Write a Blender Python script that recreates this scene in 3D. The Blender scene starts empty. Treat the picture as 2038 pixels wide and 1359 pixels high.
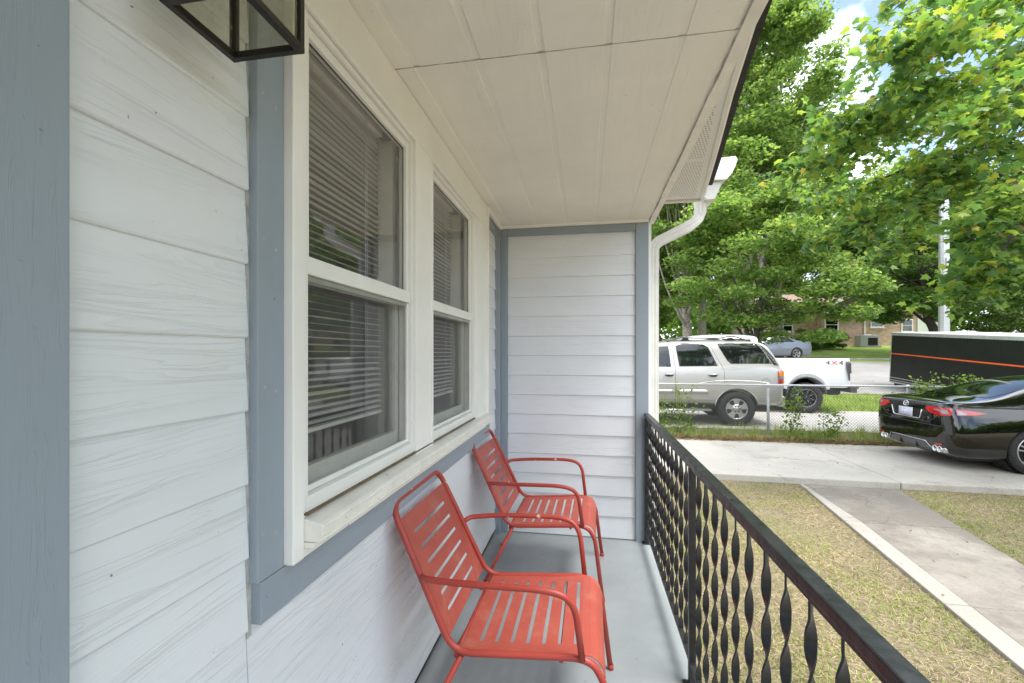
import bpy, bmesh, math, random
import numpy as np
from mathutils import Vector, Matrix
from mathutils.bvhtree import BVHTree
random.seed(7)
RNG = np.random.default_rng(11)
SC = bpy.context.scene
COL = SC.collection
R = math.radians

# ---------------------------------------------------------------- camera, sky, sun, exposure
CAM_H = 1.38
PSI = math.atan(149 / 870)
cam = bpy.data.cameras.new('camera'); cam_o = bpy.data.objects.new('camera', cam); COL.objects.link(cam_o)
cam_o.location = (0, 0, CAM_H); cam_o.rotation_euler = (R(90), 0, PSI)
cam.sensor_width = 36; cam.lens = 870 / 2038 * 36; cam.shift_y = 0.01202
cam.clip_start = .02; cam.clip_end = 900
SC.camera = cam_o
SUN_EL, SUN_AZ = R(66), R(118)            # azimuth measured from +Y towards +X
w = bpy.data.worlds.new('World'); SC.world = w; w.use_nodes = True
nt = w.node_tree; nt.nodes.clear()
wo = nt.nodes.new('ShaderNodeOutputWorld'); bg = nt.nodes.new('ShaderNodeBackground')
sky = nt.nodes.new('ShaderNodeTexSky'); sky.sky_type = 'NISHITA'; sky.sun_disc = False
sky.sun_elevation = SUN_EL; sky.sun_rotation = SUN_AZ; sky.air_density = 1.0; sky.dust_density = .5; sky.ozone_density = 1.0
bg.inputs['Strength'].default_value = .15
CLX = 1.7
tc = nt.nodes.new('ShaderNodeTexCoord'); cn = nt.nodes.new('ShaderNodeTexNoise')
cn.inputs['Scale'].default_value = 2.2; cn.inputs['Detail'].default_value = 6; cn.inputs['Roughness'].default_value = .55
cr = nt.nodes.new('ShaderNodeValToRGB'); cr.color_ramp.elements[0].position = .40; cr.color_ramp.elements[1].position = .53
cr.color_ramp.elements[0].color = (.06, .06, .06, 1)
mx = nt.nodes.new('ShaderNodeMixRGB'); mx.inputs['Color2'].default_value = (7.2, 7.5, 8.0, 1)
cm = nt.nodes.new('ShaderNodeMapping'); cm.inputs['Location'].default_value = (CLX, 0, 0); nt.links.new(tc.outputs['Generated'], cm.inputs['Vector']); nt.links.new(cm.outputs['Vector'], cn.inputs['Vector']); nt.links.new(cn.outputs['Fac'], cr.inputs['Fac'])
nt.links.new(cr.outputs['Color'], mx.inputs['Fac']); dk = nt.nodes.new('ShaderNodeMixRGB'); dk.blend_type = 'MULTIPLY'; dk.inputs[0].default_value = 1; dk.inputs[2].default_value = (.50, .53, .58, 1)
nt.links.new(sky.outputs['Color'], dk.inputs[1]); nt.links.new(dk.outputs[0], mx.inputs['Color1'])
nt.links.new(mx.outputs['Color'], bg.inputs['Color']); nt.links.new(bg.outputs['Background'], wo.inputs['Surface'])
sl = bpy.data.lights.new('sun', 'SUN'); sl.energy = 1.5; sl.angle = R(24); sl.color = (1, .95, .87)
so = bpy.data.objects.new('sun', sl); COL.objects.link(so)
sd = Vector((math.cos(SUN_EL) * math.sin(SUN_AZ), math.cos(SUN_EL) * math.cos(SUN_AZ), math.sin(SUN_EL)))
so.rotation_euler = sd.to_track_quat('Z', 'Y').to_euler(); so.location = (20, 20, 30)
SC.view_settings.view_transform = 'Standard'; SC.view_settings.look = 'None'
SC.view_settings.gamma = 1; SC.view_settings.use_curve_mapping = False
SC.view_settings.exposure = 1.80
SC.render.engine = 'CYCLES'
SC.cycles.max_bounces = 10; SC.cycles.diffuse_bounces = 5; SC.cycles.transparent_max_bounces = 24
SC.cycles.use_denoising = True

cP, sP = math.cos(PSI), math.sin(PSI)
def at(px, py, dep):                     # a point at a given distance in front of the porch
    u = (px - 1019) / 870; v = (704 - py) / 870
    return Vector((dep * (-sP + u * cP), dep * (cP + u * sP), CAM_H + v * dep))

# ---------------------------------------------------------------- materials
MATS = {}
def node(nt, t, **kw):
    n = nt.nodes.new(t)
    for k, v in kw.items(): n.inputs[k].default_value = v
    return n
def ramp(nt, fac, stops):
    r = nt.nodes.new('ShaderNodeValToRGB'); e = r.color_ramp.elements
    while len(e) < len(stops): e.new(.5)
    for i, (p, c) in enumerate(stops):
        e[i].position = p; e[i].color = (c[0], c[1], c[2], 1) if len(c) == 3 else c
    nt.links.new(fac, r.inputs['Fac']); return r.outputs['Color']
def base_mat(name):
    m = bpy.data.materials.new(name); m.use_nodes = True; MATS[name] = m
    return m, m.node_tree, m.node_tree.nodes['Principled BSDF']
def g3(v): return (v, v, v)
def math_(nt, op, a, b=None, c=None):
    n = nt.nodes.new('ShaderNodeMath'); n.operation = op
    for i, x in enumerate((a, b, c)):
        if x is None: continue
        if isinstance(x, (int, float)): n.inputs[i].default_value = x
        else: nt.links.new(x, n.inputs[i])
    return n.outputs[0]
def mixc(nt, fac, a, b, mode='MIX'):
    n = nt.nodes.new('ShaderNodeMixRGB'); n.blend_type = mode
    for i, x in zip(('Fac', 'Color1', 'Color2'), (fac, a, b)):
        if isinstance(x, (int, float)): n.inputs[i].default_value = x
        elif isinstance(x, tuple): n.inputs[i].default_value = (*x, 1)[:4]
        else: nt.links.new(x, n.inputs[i])
    return n.outputs[0]
def noise(nt, vec, scale, detail=4, rough=.55):
    n = node(nt, 'ShaderNodeTexNoise', Scale=scale, Detail=detail, Roughness=rough)
    nt.links.new(vec, n.inputs['Vector']); return n.outputs['Fac']
def objvec(nt, scale=(1, 1, 1), rnd=0):
    t = nt.nodes.new('ShaderNodeTexCoord'); mp = nt.nodes.new('ShaderNodeMapping')
    mp.inputs['Scale'].default_value = scale
    nt.links.new(t.outputs['Object'], mp.inputs['Vector'])
    if rnd:
        oi = nt.nodes.new('ShaderNodeObjectInfo'); r = math_(nt, 'MULTIPLY', oi.outputs['Random'], rnd)
        cb = nt.nodes.new('ShaderNodeCombineXYZ'); nt.links.new(r, cb.inputs[0]); nt.links.new(r, cb.inputs[1]); nt.links.new(r, cb.inputs[2])
        nt.links.new(cb.outputs[0], mp.inputs['Location'])
    return mp.outputs['Vector']
def bump(nt, bsdf, h, strength=.3, dist=.01):
    b = nt.nodes.new('ShaderNodeBump'); b.inputs['Strength'].default_value = strength; b.inputs['Distance'].default_value = dist
    nt.links.new(h, b.inputs['Height']); nt.links.new(b.outputs[0], bsdf.inputs['Normal']); return b
def simple(name, col, rough=.5, metal=0, var=.0, vscale=8, bumps=0, bscale=60, coat=0, spec=.5, speck=0, specc=(.05, .05, .04)):
    m, nt, b = base_mat(name)
    b.inputs['Roughness'].default_value = rough; b.inputs['Metallic'].default_value = metal
    b.inputs['Specular IOR Level'].default_value = spec
    if coat: b.inputs['Coat Weight'].default_value = coat; b.inputs['Coat Roughness'].default_value = .03
    v = objvec(nt)
    c = col
    if var:
        f = noise(nt, v, vscale, 5)
        c = ramp(nt, f, [(.3, tuple(x * (1 - var) for x in col)), (.7, tuple(min(1, x * (1 + var)) for x in col))])
    if speck:
        f2 = noise(nt, v, 55, 2, .4); k = ramp(nt, f2, [(speck, g3(0)), (speck + .03, g3(1))])
        c = mixc(nt, k, c, specc)
    if isinstance(c, tuple): b.inputs['Base Color'].default_value = (*c, 1)
    else: nt.links.new(c, b.inputs['Base Color'])
    if bumps: bump(nt, b, noise(nt, v, bscale, 4), bumps, .004)
    return m
def grained(name, col, dirt, along, strength, rough=.45, scale=1.0, dirtamt=1.0):
    """painted boards with a pressed wood grain; along = axis the grain runs along (0 = x or y, 1 = y only with x across, 2 = z)"""
    m, nt, b = base_mat(name); b.inputs['Roughness'].default_value = rough
    t = nt.nodes.new('ShaderNodeTexCoord'); sp = nt.nodes.new('ShaderNodeSeparateXYZ'); nt.links.new(t.outputs['Object'], sp.inputs[0])
    oi = nt.nodes.new('ShaderNodeObjectInfo'); rn = math_(nt, 'MULTIPLY', oi.outputs['Random'], 37.0)
    if along == 0: L = math_(nt, 'ADD', sp.outputs[0], sp.outputs[1]); W = sp.outputs[2]
    elif along == 1: L = sp.outputs[1]; W = sp.outputs[0]
    else: L = sp.outputs[2]; W = math_(nt, 'ADD', sp.outputs[0], sp.outputs[1])
    cb = nt.nodes.new('ShaderNodeCombineXYZ')
    nt.links.new(math_(nt, 'MULTIPLY_ADD', L, .55 * scale, rn), cb.inputs[0]); nt.links.new(math_(nt, 'MULTIPLY_ADD', W, 7 * scale, rn), cb.inputs[1])
    wob = noise(nt, cb.outputs[0], 1.6, 3, .5)
    cb2 = nt.nodes.new('ShaderNodeCombineXYZ')
    nt.links.new(math_(nt, 'MULTIPLY', L, .40 * scale), cb2.inputs[0])
    nt.links.new(math_(nt, 'ADD', math_(nt, 'MULTIPLY', W, 30 * scale), math_(nt, 'MULTIPLY', wob, 5.0)), cb2.inputs[1]); nt.links.new(rn, cb2.inputs[2])
    band = noise(nt, cb2.outputs[0], 2.2, 3, .6)
    ridg = math_(nt, 'ABSOLUTE', math_(nt, 'SUBTRACT', band, .5))       # thin valley lines
    line = ramp(nt, ridg, [(0, g3(0)), (.028, g3(1))])
    fine = noise(nt, cb2.outputs[0], 9, 3, .6)
    gate = ramp(nt, wob, [(.36, g3(0)), (.55, g3(1))])
    lineg = mixc(nt, gate, g3(1), line)
    h = mixc(nt, .25, lineg, fine)
    v = objvec(nt)
    soft = noise(nt, v, 3.0, 5, .6)
    c = ramp(nt, soft, [(.3, tuple(x * .93 for x in col)), (.7, col)])
    c = mixc(nt, math_(nt, 'MULTIPLY', math_(nt, 'SUBTRACT', 1.0, lineg), .16 * dirtamt), c, dirt)
    sp2 = noise(nt, v, 85, 2, .35); k = ramp(nt, sp2, [(.79, g3(0)), (.81, g3(1))])
    c = mixc(nt, math_(nt, 'MULTIPLY', k, .75), c, tuple(x * .25 for x in dirt))
    nt.links.new(c, b.inputs['Base Color'])
    bump(nt, b, h, strength, .004)
    return m
CREAM = (.74, .70, .60)
grained('siding', (.745, .77, .785), (.38, .385, .38), 0, .42, dirtamt=.7)
grained('siding_end', (.745, .77, .795), (.38, .385, .38), 0, .28, dirtamt=.7)
grained('trim_blue', (.285, .335, .38), (.13, .15, .17), 2, .22, .5, 2.2, .5)
grained('trim_blue_h', (.285, .335, .38), (.13, .15, .17), 0, .22, .5, 2.2, .5)
grained('ceiling_paint', (.86, .845, .765), (.55, .50, .43), 1, .28, .55, 1.6, .6)
simple('casing', (.83, .82, .775), .4, var=.04, vscale=5, bumps=.08, bscale=90, speck=.80, specc=(.35, .3, .22))
simple('sill_paint', (.79, .765, .69), .5, var=.07, vscale=14, bumps=.15, bscale=70, speck=.74, specc=(.25, .2, .13))
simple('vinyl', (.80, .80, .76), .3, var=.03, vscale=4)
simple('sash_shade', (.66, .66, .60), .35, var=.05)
simple('aluminium', (.42, .43, .40), .4, .7, var=.1)
simple('blind_white', (.88, .87, .84), .45)
simple('caulk', (.42, .42, .38), .8, var=.3, vscale=30, bumps=.5)
simple('gap_dark', (.06, .055, .045), .9)
simple('gutter_white', (.66, .65, .61), .4, var=.10, vscale=7, speck=.76, specc=(.3, .25, .2))
simple('shingle', (.025, .024, .024), .9, var=.4, vscale=30, bumps=.5)
simple('room_wall', (.55, .53, .50), .8)
simple('room_dark', (.10, .09, .08), .8)
simple('door_paint', (.55, .56, .55), .4, var=.04)
simple('steel_dull', (.45, .46, .46), .5, .6, var=.15)
simple('wire_grey', (.14, .14, .135), .6)
simple('galvanised', (.52, .53, .53), .45, .55, var=.12, vscale=20)
simple('bronze', (.018, .016, .011), .38, .3, var=.5, vscale=25, bumps=.2, speck=.72, specc=(.16, .15, .11))
simple('tyre', (.016, .0155, .015), .75, var=.3, vscale=20, bumps=.4, bscale=60)
simple('rubber', (.018, .018, .018), .6)
simple('rim_silver', (.55, .55, .54), .3, .85, var=.06)
simple('rim_dark', (.02, .02, .02), .3, .5)
simple('chrome', (.80, .80, .80), .12, 1)
simple('chrome_soft', (.62, .62, .62), .25, .9)
simple('silver_paint', (.51, .485, .455), .3, .45, coat=.8, var=.02)
simple('white_paint', (.74, .75, .76), .25, 0, coat=.8)
simple('black_paint', (.003, .0035, .003), .05, 0, coat=.6, spec=.5)
simple('black_trim', (.012, .012, .012), .35)
simple('grey_plastic', (.09, .09, .09), .5)
simple('dark_glass', (.008, .010, .010), .04, 0, spec=.8)
simple('seat_fabric', (.35, .36, .36), .8)
simple('blue_car_paint', (.16, .18, .21), .25, .3, coat=.7)
simple('lens_red', (.50, .008, .008), .12, coat=1)
simple('lens_orange', (.75, .22, .01), .15, coat=1)
simple('lens_clear', (.26, .26, .27), .12, .2, coat=1)
simple('decal_red', (.55, .02, .02), .4); simple('decal_dark', (.05, .05, .055), .4)
simple('plate_tint', (.52, .50, .62), .35, var=.35, vscale=28)
simple('trailer_black', (.008, .009, .009), .38, 0, spec=.3, var=.25, vscale=2.0, speck=.80, specc=(.35, .35, .33))
simple('trailer_roof', (.55, .55, .54), .5, .2)
simple('orange_stripe', (.72, .10, .02), .4)
simple('bark', (.25, .215, .18), .9, var=.45, vscale=9, bumps=.8, bscale=14)
simple('bark_dark', (.055, .047, .04), .9, var=.4, vscale=12, bumps=.7, bscale=18)
simple('roof_brown', (.30, .20, .18), .9, var=.2, vscale=6, bumps=.3)
simple('white_trim', (.78, .78, .77), .5)
simple('stem_green', (.10, .16, .03), .7)
simple('twig_brown', (.16, .11, .06), .9, var=.3, vscale=30)
simple('ac_metal', (.36, .37, .37), .5, .3)
# chair paint with chips
m, nt_, b = base_mat('chair_red'); v = objvec(nt_)
f = noise(nt_, v, 5, 4); c = ramp(nt_, f, [(.3, (.33, .038, .025)), (.7, (.41, .056, .038))])
chip = ramp(nt_, noise(nt_, v, 26, 3, .5), [(.705, g3(0)), (.715, g3(1))]); c = mixc(nt_, chip, c, (.55, .50, .46))
nt_.links.new(c, b.inputs['Base Color']); b.inputs['Roughness'].default_value = .42
bump(nt_, b, noise(nt_, v, 120, 3), .08, .002)
m2, nt_, b = base_mat('chair_sheet'); v = objvec(nt_)
f = noise(nt_, v, 4, 5); c = ramp(nt_, f, [(.3, (.36, .062, .042)), (.72, (.44, .092, .065))])
dust = ramp(nt_, noise(nt_, v, 9, 6, .7), [(.5, g3(0)), (.8, g3(1))]); c = mixc(nt_, math_(nt_, 'MULTIPLY', dust, .35), c, (.55, .32, .22))
nt_.links.new(c, b.inputs['Base Color']); b.inputs['Roughness'].default_value = .5
# railing iron
m, nt_, b = base_mat('iron_black'); v = objvec(nt_)
f = noise(nt_, v, 14, 6, .65); c = ramp(nt_, f, [(.35, (.008, .009, .011)), (.64, (.020, .022, .025)), (.80, (.034, .030, .028))])
nt_.links.new(c, b.inputs['Base Color']); nt_.links.new(ramp(nt_, noise(nt_, v, 30, 4), [(.3, g3(.25)), (.7, g3(.5))]), b.inputs['Roughness'])
bump(nt_, b, noise(nt_, v, 60, 4), .35, .003)
# porch floor paint
m, nt_, b = base_mat('floor_paint'); v = objvec(nt_)
f = noise(nt_, v, 1.6, 6, .6); c = ramp(nt_, f, [(.3, (.215, .237, .245)), (.7, (.30, .325, .335))])
d = ramp(nt_, noise(nt_, v, 15, 8, .75), [(.60, g3(0)), (.72, g3(1))]); c = mixc(nt_, math_(nt_, 'MULTIPLY', d, .5), c, (.17, .16, .14))
nt_.links.new(c, b.inputs['Base Color']); b.inputs['Roughness'].default_value = .38
bump(nt_, b, noise(nt_, v, 80, 4), .1, .003)
# concrete
def concrete(name, c0, c1, stain, st=.55):
    m, nt, b = base_mat(name); v = objvec(nt)
    f = noise(nt, v, .9, 6, .6); c = ramp(nt, f, [(.3, c0), (.7, c1)])
    s = ramp(nt, noise(nt, v, .8, 8, .75), [(st - .04, g3(0)), (st + .12, g3(1))]); c = mixc(nt, math_(nt, 'MULTIPLY', s, .7), c, stain)
    sk = ramp(nt, noise(nt, v, 7, 6, .8), [(.60, g3(0)), (.68, g3(1))]); c = mixc(nt, math_(nt, 'MULTIPLY', sk, .35), c, stain)
    vo = nt.nodes.new('ShaderNodeTexVoronoi'); vo.feature = 'DISTANCE_TO_EDGE'; vo.inputs['Scale'].default_value = .42
    wv = nt.nodes.new('ShaderNodeVectorMath'); wv.operation = 'MULTIPLY_ADD'; nw = node(nt, 'ShaderNodeTexNoise', Scale=1.8, Detail=5.0); nt.links.new(v, nw.inputs['Vector'])
    nt.links.new(nw.outputs['Color'], wv.inputs[0]); wv.inputs[1].default_value = (.7, .7, .7); nt.links.new(v, wv.inputs[2]); nt.links.new(wv.outputs[0], vo.inputs['Vector'])
    ck = ramp(nt, vo.outputs['Distance'], [(0, g3(1)), (.0045, g3(0))]); gt = ramp(nt, noise(nt, v, .5, 2), [(.50, g3(0)), (.56, g3(.65))])
    c = mixc(nt, math_(nt, 'MULTIPLY', ck, gt), c, tuple(x * .4 for x in stain))
    fn = noise(nt, v, 45, 5, .7); c = mixc(nt, .5, c, ramp(nt, fn, [(.25, g3(.35)), (.75, g3(.65))]), 'OVERLAY')
    nt.links.new(c, b.inputs['Base Color']); b.inputs['Roughness'].default_value = .85
    bump(nt, b, noise(nt, v, 60, 5, .7), .35, .004)
concrete('concrete', (.39, .355, .31), (.49, .455, .40), (.26, .225, .18))
concrete('concrete_path', (.23, .205, .175), (.32, .29, .25), (.13, .11, .09), .42)
concrete('concrete_edge', (.29, .265, .23), (.38, .35, .31), (.20, .175, .14))
concrete('gravel_drive', (.38, .36, .335), (.48, .46, .43), (.30, .27, .25))
concrete('asphalt', (.26, .25, .245), (.33, .32, .315), (.20, .19, .18))
# lawns
def turf(name, stops, sc):
    m, nt, b = base_mat(name); v = objvec(nt)
    f = noise(nt, v, sc, 7, .75); c = ramp(nt, f, stops)
    p = noise(nt, v, .8, 4, .6); c = mixc(nt, ramp(nt, p, [(.35, g3(0)), (.7, g3(.7))]), c, stops[-1][1])
    nt.links.new(c, b.inputs['Base Color']); b.inputs['Roughness'].default_value = .95
    bump(nt, b, noise(nt, v, sc * 2, 5, .8), .8, .03)
turf('ground_dry', [(.32, (.07, .05, .035)), (.45, (.22, .165, .115)), (.6, (.38, .30, .20)), (.75, (.26, .23, .12))], 26)
turf('ground_green', [(.3, (.12, .19, .03)), (.5, (.20, .30, .05)), (.7, (.28, .38, .07))], 6)
# things scattered per piece
def leafy(name, stops, trans=.45, tcol=1.6, rough=.5, spec=.3):
    m = bpy.data.materials.new(name); m.use_nodes = True; MATS[name] = m; nt = m.node_tree
    b = nt.nodes['Principled BSDF']; out = nt.nodes['Material Output']
    geo = nt.nodes.new('ShaderNodeNewGeometry')
    c = ramp(nt, geo.outputs['Random Per Island'], stops)
    v = objvec(nt); p = noise(nt, v, .7, 3, .6)
    c = mixc(nt, 1.0, c, ramp(nt, p, [(.3, (.62, .70, .60)), (.7, (1.18, 1.12, 1.0))]), 'MULTIPLY')
    nt.links.new(c, b.inputs['Base Color']); b.inputs['Roughness'].default_value = rough; b.inputs['Specular IOR Level'].default_value = spec
    if trans:
        tr = nt.nodes.new('ShaderNodeBsdfTranslucent'); tc_ = mixc(nt, 1.0, c, (tcol * 1.0, tcol * 1.0, tcol * .62), 'MULTIPLY')
        nt.links.new(tc_, tr.inputs['Color'])
        ms = nt.nodes.new('ShaderNodeMixShader'); ms.inputs[0].default_value = trans
        nt.links.new(b.outputs[0], ms.inputs[1]); nt.links.new(tr.outputs[0], ms.inputs[2]); nt.links.new(ms.outputs[0], out.inputs['Surface'])
    return m
MAPLE = [(0, (.065, .14, .055)), (.45, (.12, .22, .065)), (.75, (.22, .32, .07)), (.96, (.28, .33, .06)), (1, (.34, .26, .09))]
leafy('leaf_maple', MAPLE, .5, 2.0, .38, .45)
leafy('leaf_mid', [(0, (.07, .13, .04)), (.5, (.15, .24, .07)), (1, (.27, .35, .11))], .5, 1.9)
leafy('leaf_bright', [(0, (.09, .16, .04)), (.5, (.175, .26, .075)), (1, (.28, .35, .11))], .5, 1.9)
leafy('leaf_dark', [(0, (.06, .125, .035)), (.5, (.105, .19, .055)), (1, (.17, .26, .07))], .5, 1.9)
leafy('leaf_pale', [(0, (.08, .13, .05)), (.5, (.13, .19, .08)), (1, (.18, .24, .10))], .4, 1.4)
leafy('leaf_vine', [(0, (.10, .18, .03)), (.6, (.20, .30, .05)), (1, (.30, .38, .08))], .45, 1.5)
leafy('straw', [(0, (.09, .06, .04)), (.16, (.20, .145, .10)), (.34, (.40, .315, .215)), (.66, (.62, .53, .385)), (.78, (.44, .38, .22)), (.87, (.20, .25, .07)), (1, (.29, .34, .10))], .25, 1.2, .8, .2)
leafy('green_blades', [(0, (.17, .25, .05)), (.5, (.28, .38, .09)), (.82, (.38, .45, .14)), (1, (.55, .48, .30))], .35, 1.4, .7, .2)
leafy('weed_debris', [(0, (.14, .09, .05)), (.5, (.30, .22, .13)), (1, (.45, .36, .21))], .1, 1, .9, .1)
# glass kinds
def pane_mat(name, tint, f0=1.45, grime=.0, dark=None):
    m = bpy.data.materials.new(name); m.use_nodes = True; MATS[name] = m; nt = m.node_tree; nt.nodes.clear()
    o = nt.nodes.new('ShaderNodeOutputMaterial'); t = nt.nodes.new('ShaderNodeBsdfTransparent'); t.inputs[0].default_value = (*tint, 1)
    g = nt.nodes.new('ShaderNodeBsdfGlossy'); g.inputs['Roughness'].default_value = .015
    fr = nt.nodes.new('ShaderNodeFresnel'); ge = nt.nodes.new('ShaderNodeNewGeometry')      # a thin pane: same reflection from both sides
    io = math_(nt, 'MULTIPLY_ADD', ge.outputs['Backfacing'], 1 / f0 - f0, f0); nt.links.new(io, fr.inputs[0])
    ms = nt.nodes.new('ShaderNodeMixShader'); nt.links.new(fr.outputs[0], ms.inputs[0]); nt.links.new(t.outputs[0], ms.inputs[1]); nt.links.new(g.outputs[0], ms.inputs[2])
    last = ms.outputs[0]
    if grime:
        d = nt.nodes.new('ShaderNodeBsdfDiffuse'); d.inputs[0].default_value = (*(dark or (.5, .48, .42)), 1)
        v = objvec(nt); n = ramp(nt, noise(nt, v, 18, 5, .7), [(.3, g3(grime * .5)), (.75, g3(grime * 1.5))])
        m2 = nt.nodes.new('ShaderNodeMixShader'); nt.links.new(n, m2.inputs[0]); nt.links.new(last, m2.inputs[1]); nt.links.new(d.outputs[0], m2.inputs[2]); last = m2.outputs[0]
    nt.links.new(last, o.inputs['Surface'])
pane_mat('window_glass', (.98, .99, .97), 2.15, .045, (.6, .6, .55))
pane_mat('screen_mesh', (.84, .84, .84), 1.01, .15, (.24, .24, .24))
pane_mat('lantern_glass', (.80, .80, .70), 1.5, .30, (.42, .40, .30))
pane_mat('car_glass', (.20, .24, .23), 1.5)
# brick
m, nt_, b = base_mat('brick'); v = objvec(nt_)
t = nt_.nodes.new('ShaderNodeTexCoord'); sp = nt_.nodes.new('ShaderNodeSeparateXYZ'); nt_.links.new(t.outputs['Object'], sp.inputs[0])
cb = nt_.nodes.new('ShaderNodeCombineXYZ'); nt_.links.new(math_(nt_, 'ADD', sp.outputs[0], sp.outputs[1]), cb.inputs[0]); nt_.links.new(sp.outputs[2], cb.inputs[1])
bt = node(nt_, 'ShaderNodeTexBrick', Scale=1.0); bt.inputs['Brick Width'].default_value = .23; bt.inputs['Row Height'].default_value = .078; bt.inputs['Mortar Size'].default_value = .006
bt.inputs['Color1'].default_value = (.42, .25, .19, 1); bt.inputs['Color2'].default_value = (.60, .42, .33, 1); bt.inputs['Mortar'].default_value = (.52, .47, .41, 1)
nt_.links.new(cb.outputs[0], bt.inputs['Vector'])
c = mixc(nt_, .6, bt.outputs[0], ramp(nt_, noise(nt_, v, 2.5, 5, .8), [(.3, g3(.35)), (.7, g3(.62))]), 'OVERLAY')
nt_.links.new(c, b.inputs['Base Color']); b.inputs['Roughness'].default_value = .9
# perforated soffit
m, nt_, b = base_mat('soffit_plain'); b.inputs['Base Color'].default_value = (.68, .68, .66, 1); b.inputs['Roughness'].default_value = .5

# ---------------------------------------------------------------- mesh helpers
class MB:
    def __init__(s): s.v = []; s.f = []; s.sm = []
    def add(s, vs, fs, smooth=False):
        o = len(s.v); s.v += [tuple(p) for p in vs]; s.f += [tuple(i + o for i in f) for f in fs]; s.sm += [smooth] * len(fs)
    def box(s, x0, x1, y0, y1, z0, z1):
        s.add([(x0, y0, z0), (x1, y0, z0), (x1, y1, z0), (x0, y1, z0), (x0, y0, z1), (x1, y0, z1), (x1, y1, z1), (x0, y1, z1)],
              [(0, 3, 2, 1), (4, 5, 6, 7), (0, 1, 5, 4), (1, 2, 6, 5), (2, 3, 7, 6), (3, 0, 4, 7)])
    def prism(s, poly, fn0, fn1, smooth=False):    # poly in 2d, two maps to 3d
        n = len(poly); s.add([fn0(*p) for p in poly] + [fn1(*p) for p in poly],
              [tuple(range(n))[::-1], tuple(range(n, 2 * n))] + [(i, (i + 1) % n, n + (i + 1) % n, n + i) for i in range(n)], smooth)
    def tube(s, pts, r, seg=8, smooth=True, caps=True, sq=None):
        pts = [Vector(p) for p in pts]; n = len(pts); rs = r if isinstance(r, (list, tuple)) else [r] * n
        vs = []; up = None
        for i in range(n):
            d = (pts[min(i + 1, n - 1)] - pts[max(i - 1, 0)]).normalized()
            if up is None: up = Vector((0, 0, 1)) if abs(d.z) < .9 else Vector((1, 0, 0))
            a = d.cross(up)
            if a.length < 1e-5: a = d.orthogonal()
            a.normalize(); c = a.cross(d).normalized(); up = c
            for k in range(seg):
                t = 2 * math.pi * k / seg; vs.append(pts[i] + a * (math.cos(t) * rs[i]) + c * (math.sin(t) * rs[i]))
        fs = [(i * seg + k, i * seg + (k + 1) % seg, (i + 1) * seg + (k + 1) % seg, (i + 1) * seg + k) for i in range(n - 1) for k in range(seg)]
        if caps: fs += [tuple(range(seg))[::-1], tuple(range((n - 1) * seg, n * seg))]
        s.add(vs, fs, smooth)
    def lathe(s, prof, seg=32, axis='y', c=(0, 0, 0), smooth=True):   # prof: (along axis, radius)
        vs = []
        for (h, r) in prof:
            for k in range(seg):
                t = 2 * math.pi * k / seg; p = (math.cos(t) * r, math.sin(t) * r)
                q = {'y': (p[0], h, p[1]), 'z': (p[0], p[1], h), 'x': (h, p[0], p[1])}[axis]
                vs.append((q[0] + c[0], q[1] + c[1], q[2] + c[2]))
        n = len(prof); s.add(vs, [(i * seg + k, i * seg + (k + 1) % seg, (i + 1) * seg + (k + 1) % seg, (i + 1) * seg + k) for i in range(n - 1) for k in range(seg)], smooth)
    def mesh(s, name):
        me = bpy.data.meshes.new(name); me.from_pydata(s.v, [], s.f)
        me.polygons.foreach_set('use_smooth', s.sm); me.update()
        bm = bmesh.new(); bm.from_mesh(me); bmesh.ops.recalc_face_normals(bm, faces=bm.faces); bm.to_mesh(me); bm.free()
        return me
    def obj(s, name, mat, parent=None, bevel=0, **kw):
        return link(name, s.mesh(name), mat, parent, bevel, **kw)
def link(name, me, mat, parent=None, bevel=0, **kw):
    o = bpy.data.objects.new(name, me); COL.objects.link(o)
    if mat and not me.materials: me.materials.append(MATS[mat])
    if parent:
        o.parent = parent
    if bevel:
        bv = o.modifiers.new('bevel', 'BEVEL'); bv.width = bevel; bv.segments = 2; bv.limit_method = 'ANGLE'; bv.angle_limit = R(40)
    for k, v in kw.items(): o[k] = v
    return o
def thing(name, label, cat, loc=(0, 0, 0), rz=0, group=None):
    o = bpy.data.objects.new(name, None); COL.objects.link(o); o.empty_display_size = .1
    o.location = loc; o.rotation_euler = (0, 0, rz); o['label'] = label; o['category'] = cat
    if group: o['group'] = group
    return o
def tag(o, label, cat, group=None):
    o['label'] = label; o['category'] = cat
    if group: o['group'] = group
    return o
def curve_pts(pts, n=6):                  # rounds a polyline with Catmull-Rom
    P = [Vector(p) for p in pts]; P = [P[0]] + P + [P[-1]]; out = []
    for i in range(1, len(P) - 2):
        for k in range(n):
            t = k / n; a, b, c, d = P[i - 1], P[i], P[i + 1], P[i + 2]
            out.append(.5 * ((2 * b) + (c - a) * t + (2 * a - 5 * b + 4 * c - d) * t * t + (3 * b - 3 * c + d - a) * t ** 3))
    return out + [P[-2]]
def fillet(pts, rad, n=5):                # polyline with rounded corners (constant radius-like)
    P = [Vector(p) for p in pts]; out = [P[0]]
    for i in range(1, len(P) - 1):
        r = rad[i - 1] if isinstance(rad, (list, tuple)) else rad
        a = (P[i - 1] - P[i]); b = (P[i + 1] - P[i]); ra = min(r, a.length * .49); rb = min(r, b.length * .49)
        s, e = P[i] + a.normalized() * ra, P[i] + b.normalized() * rb
        for k in range(n + 1):
            t = k / n; out.append(s.lerp(P[i], t).lerp(P[i].lerp(e, t), t))
    return out + [P[-1]]

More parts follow.
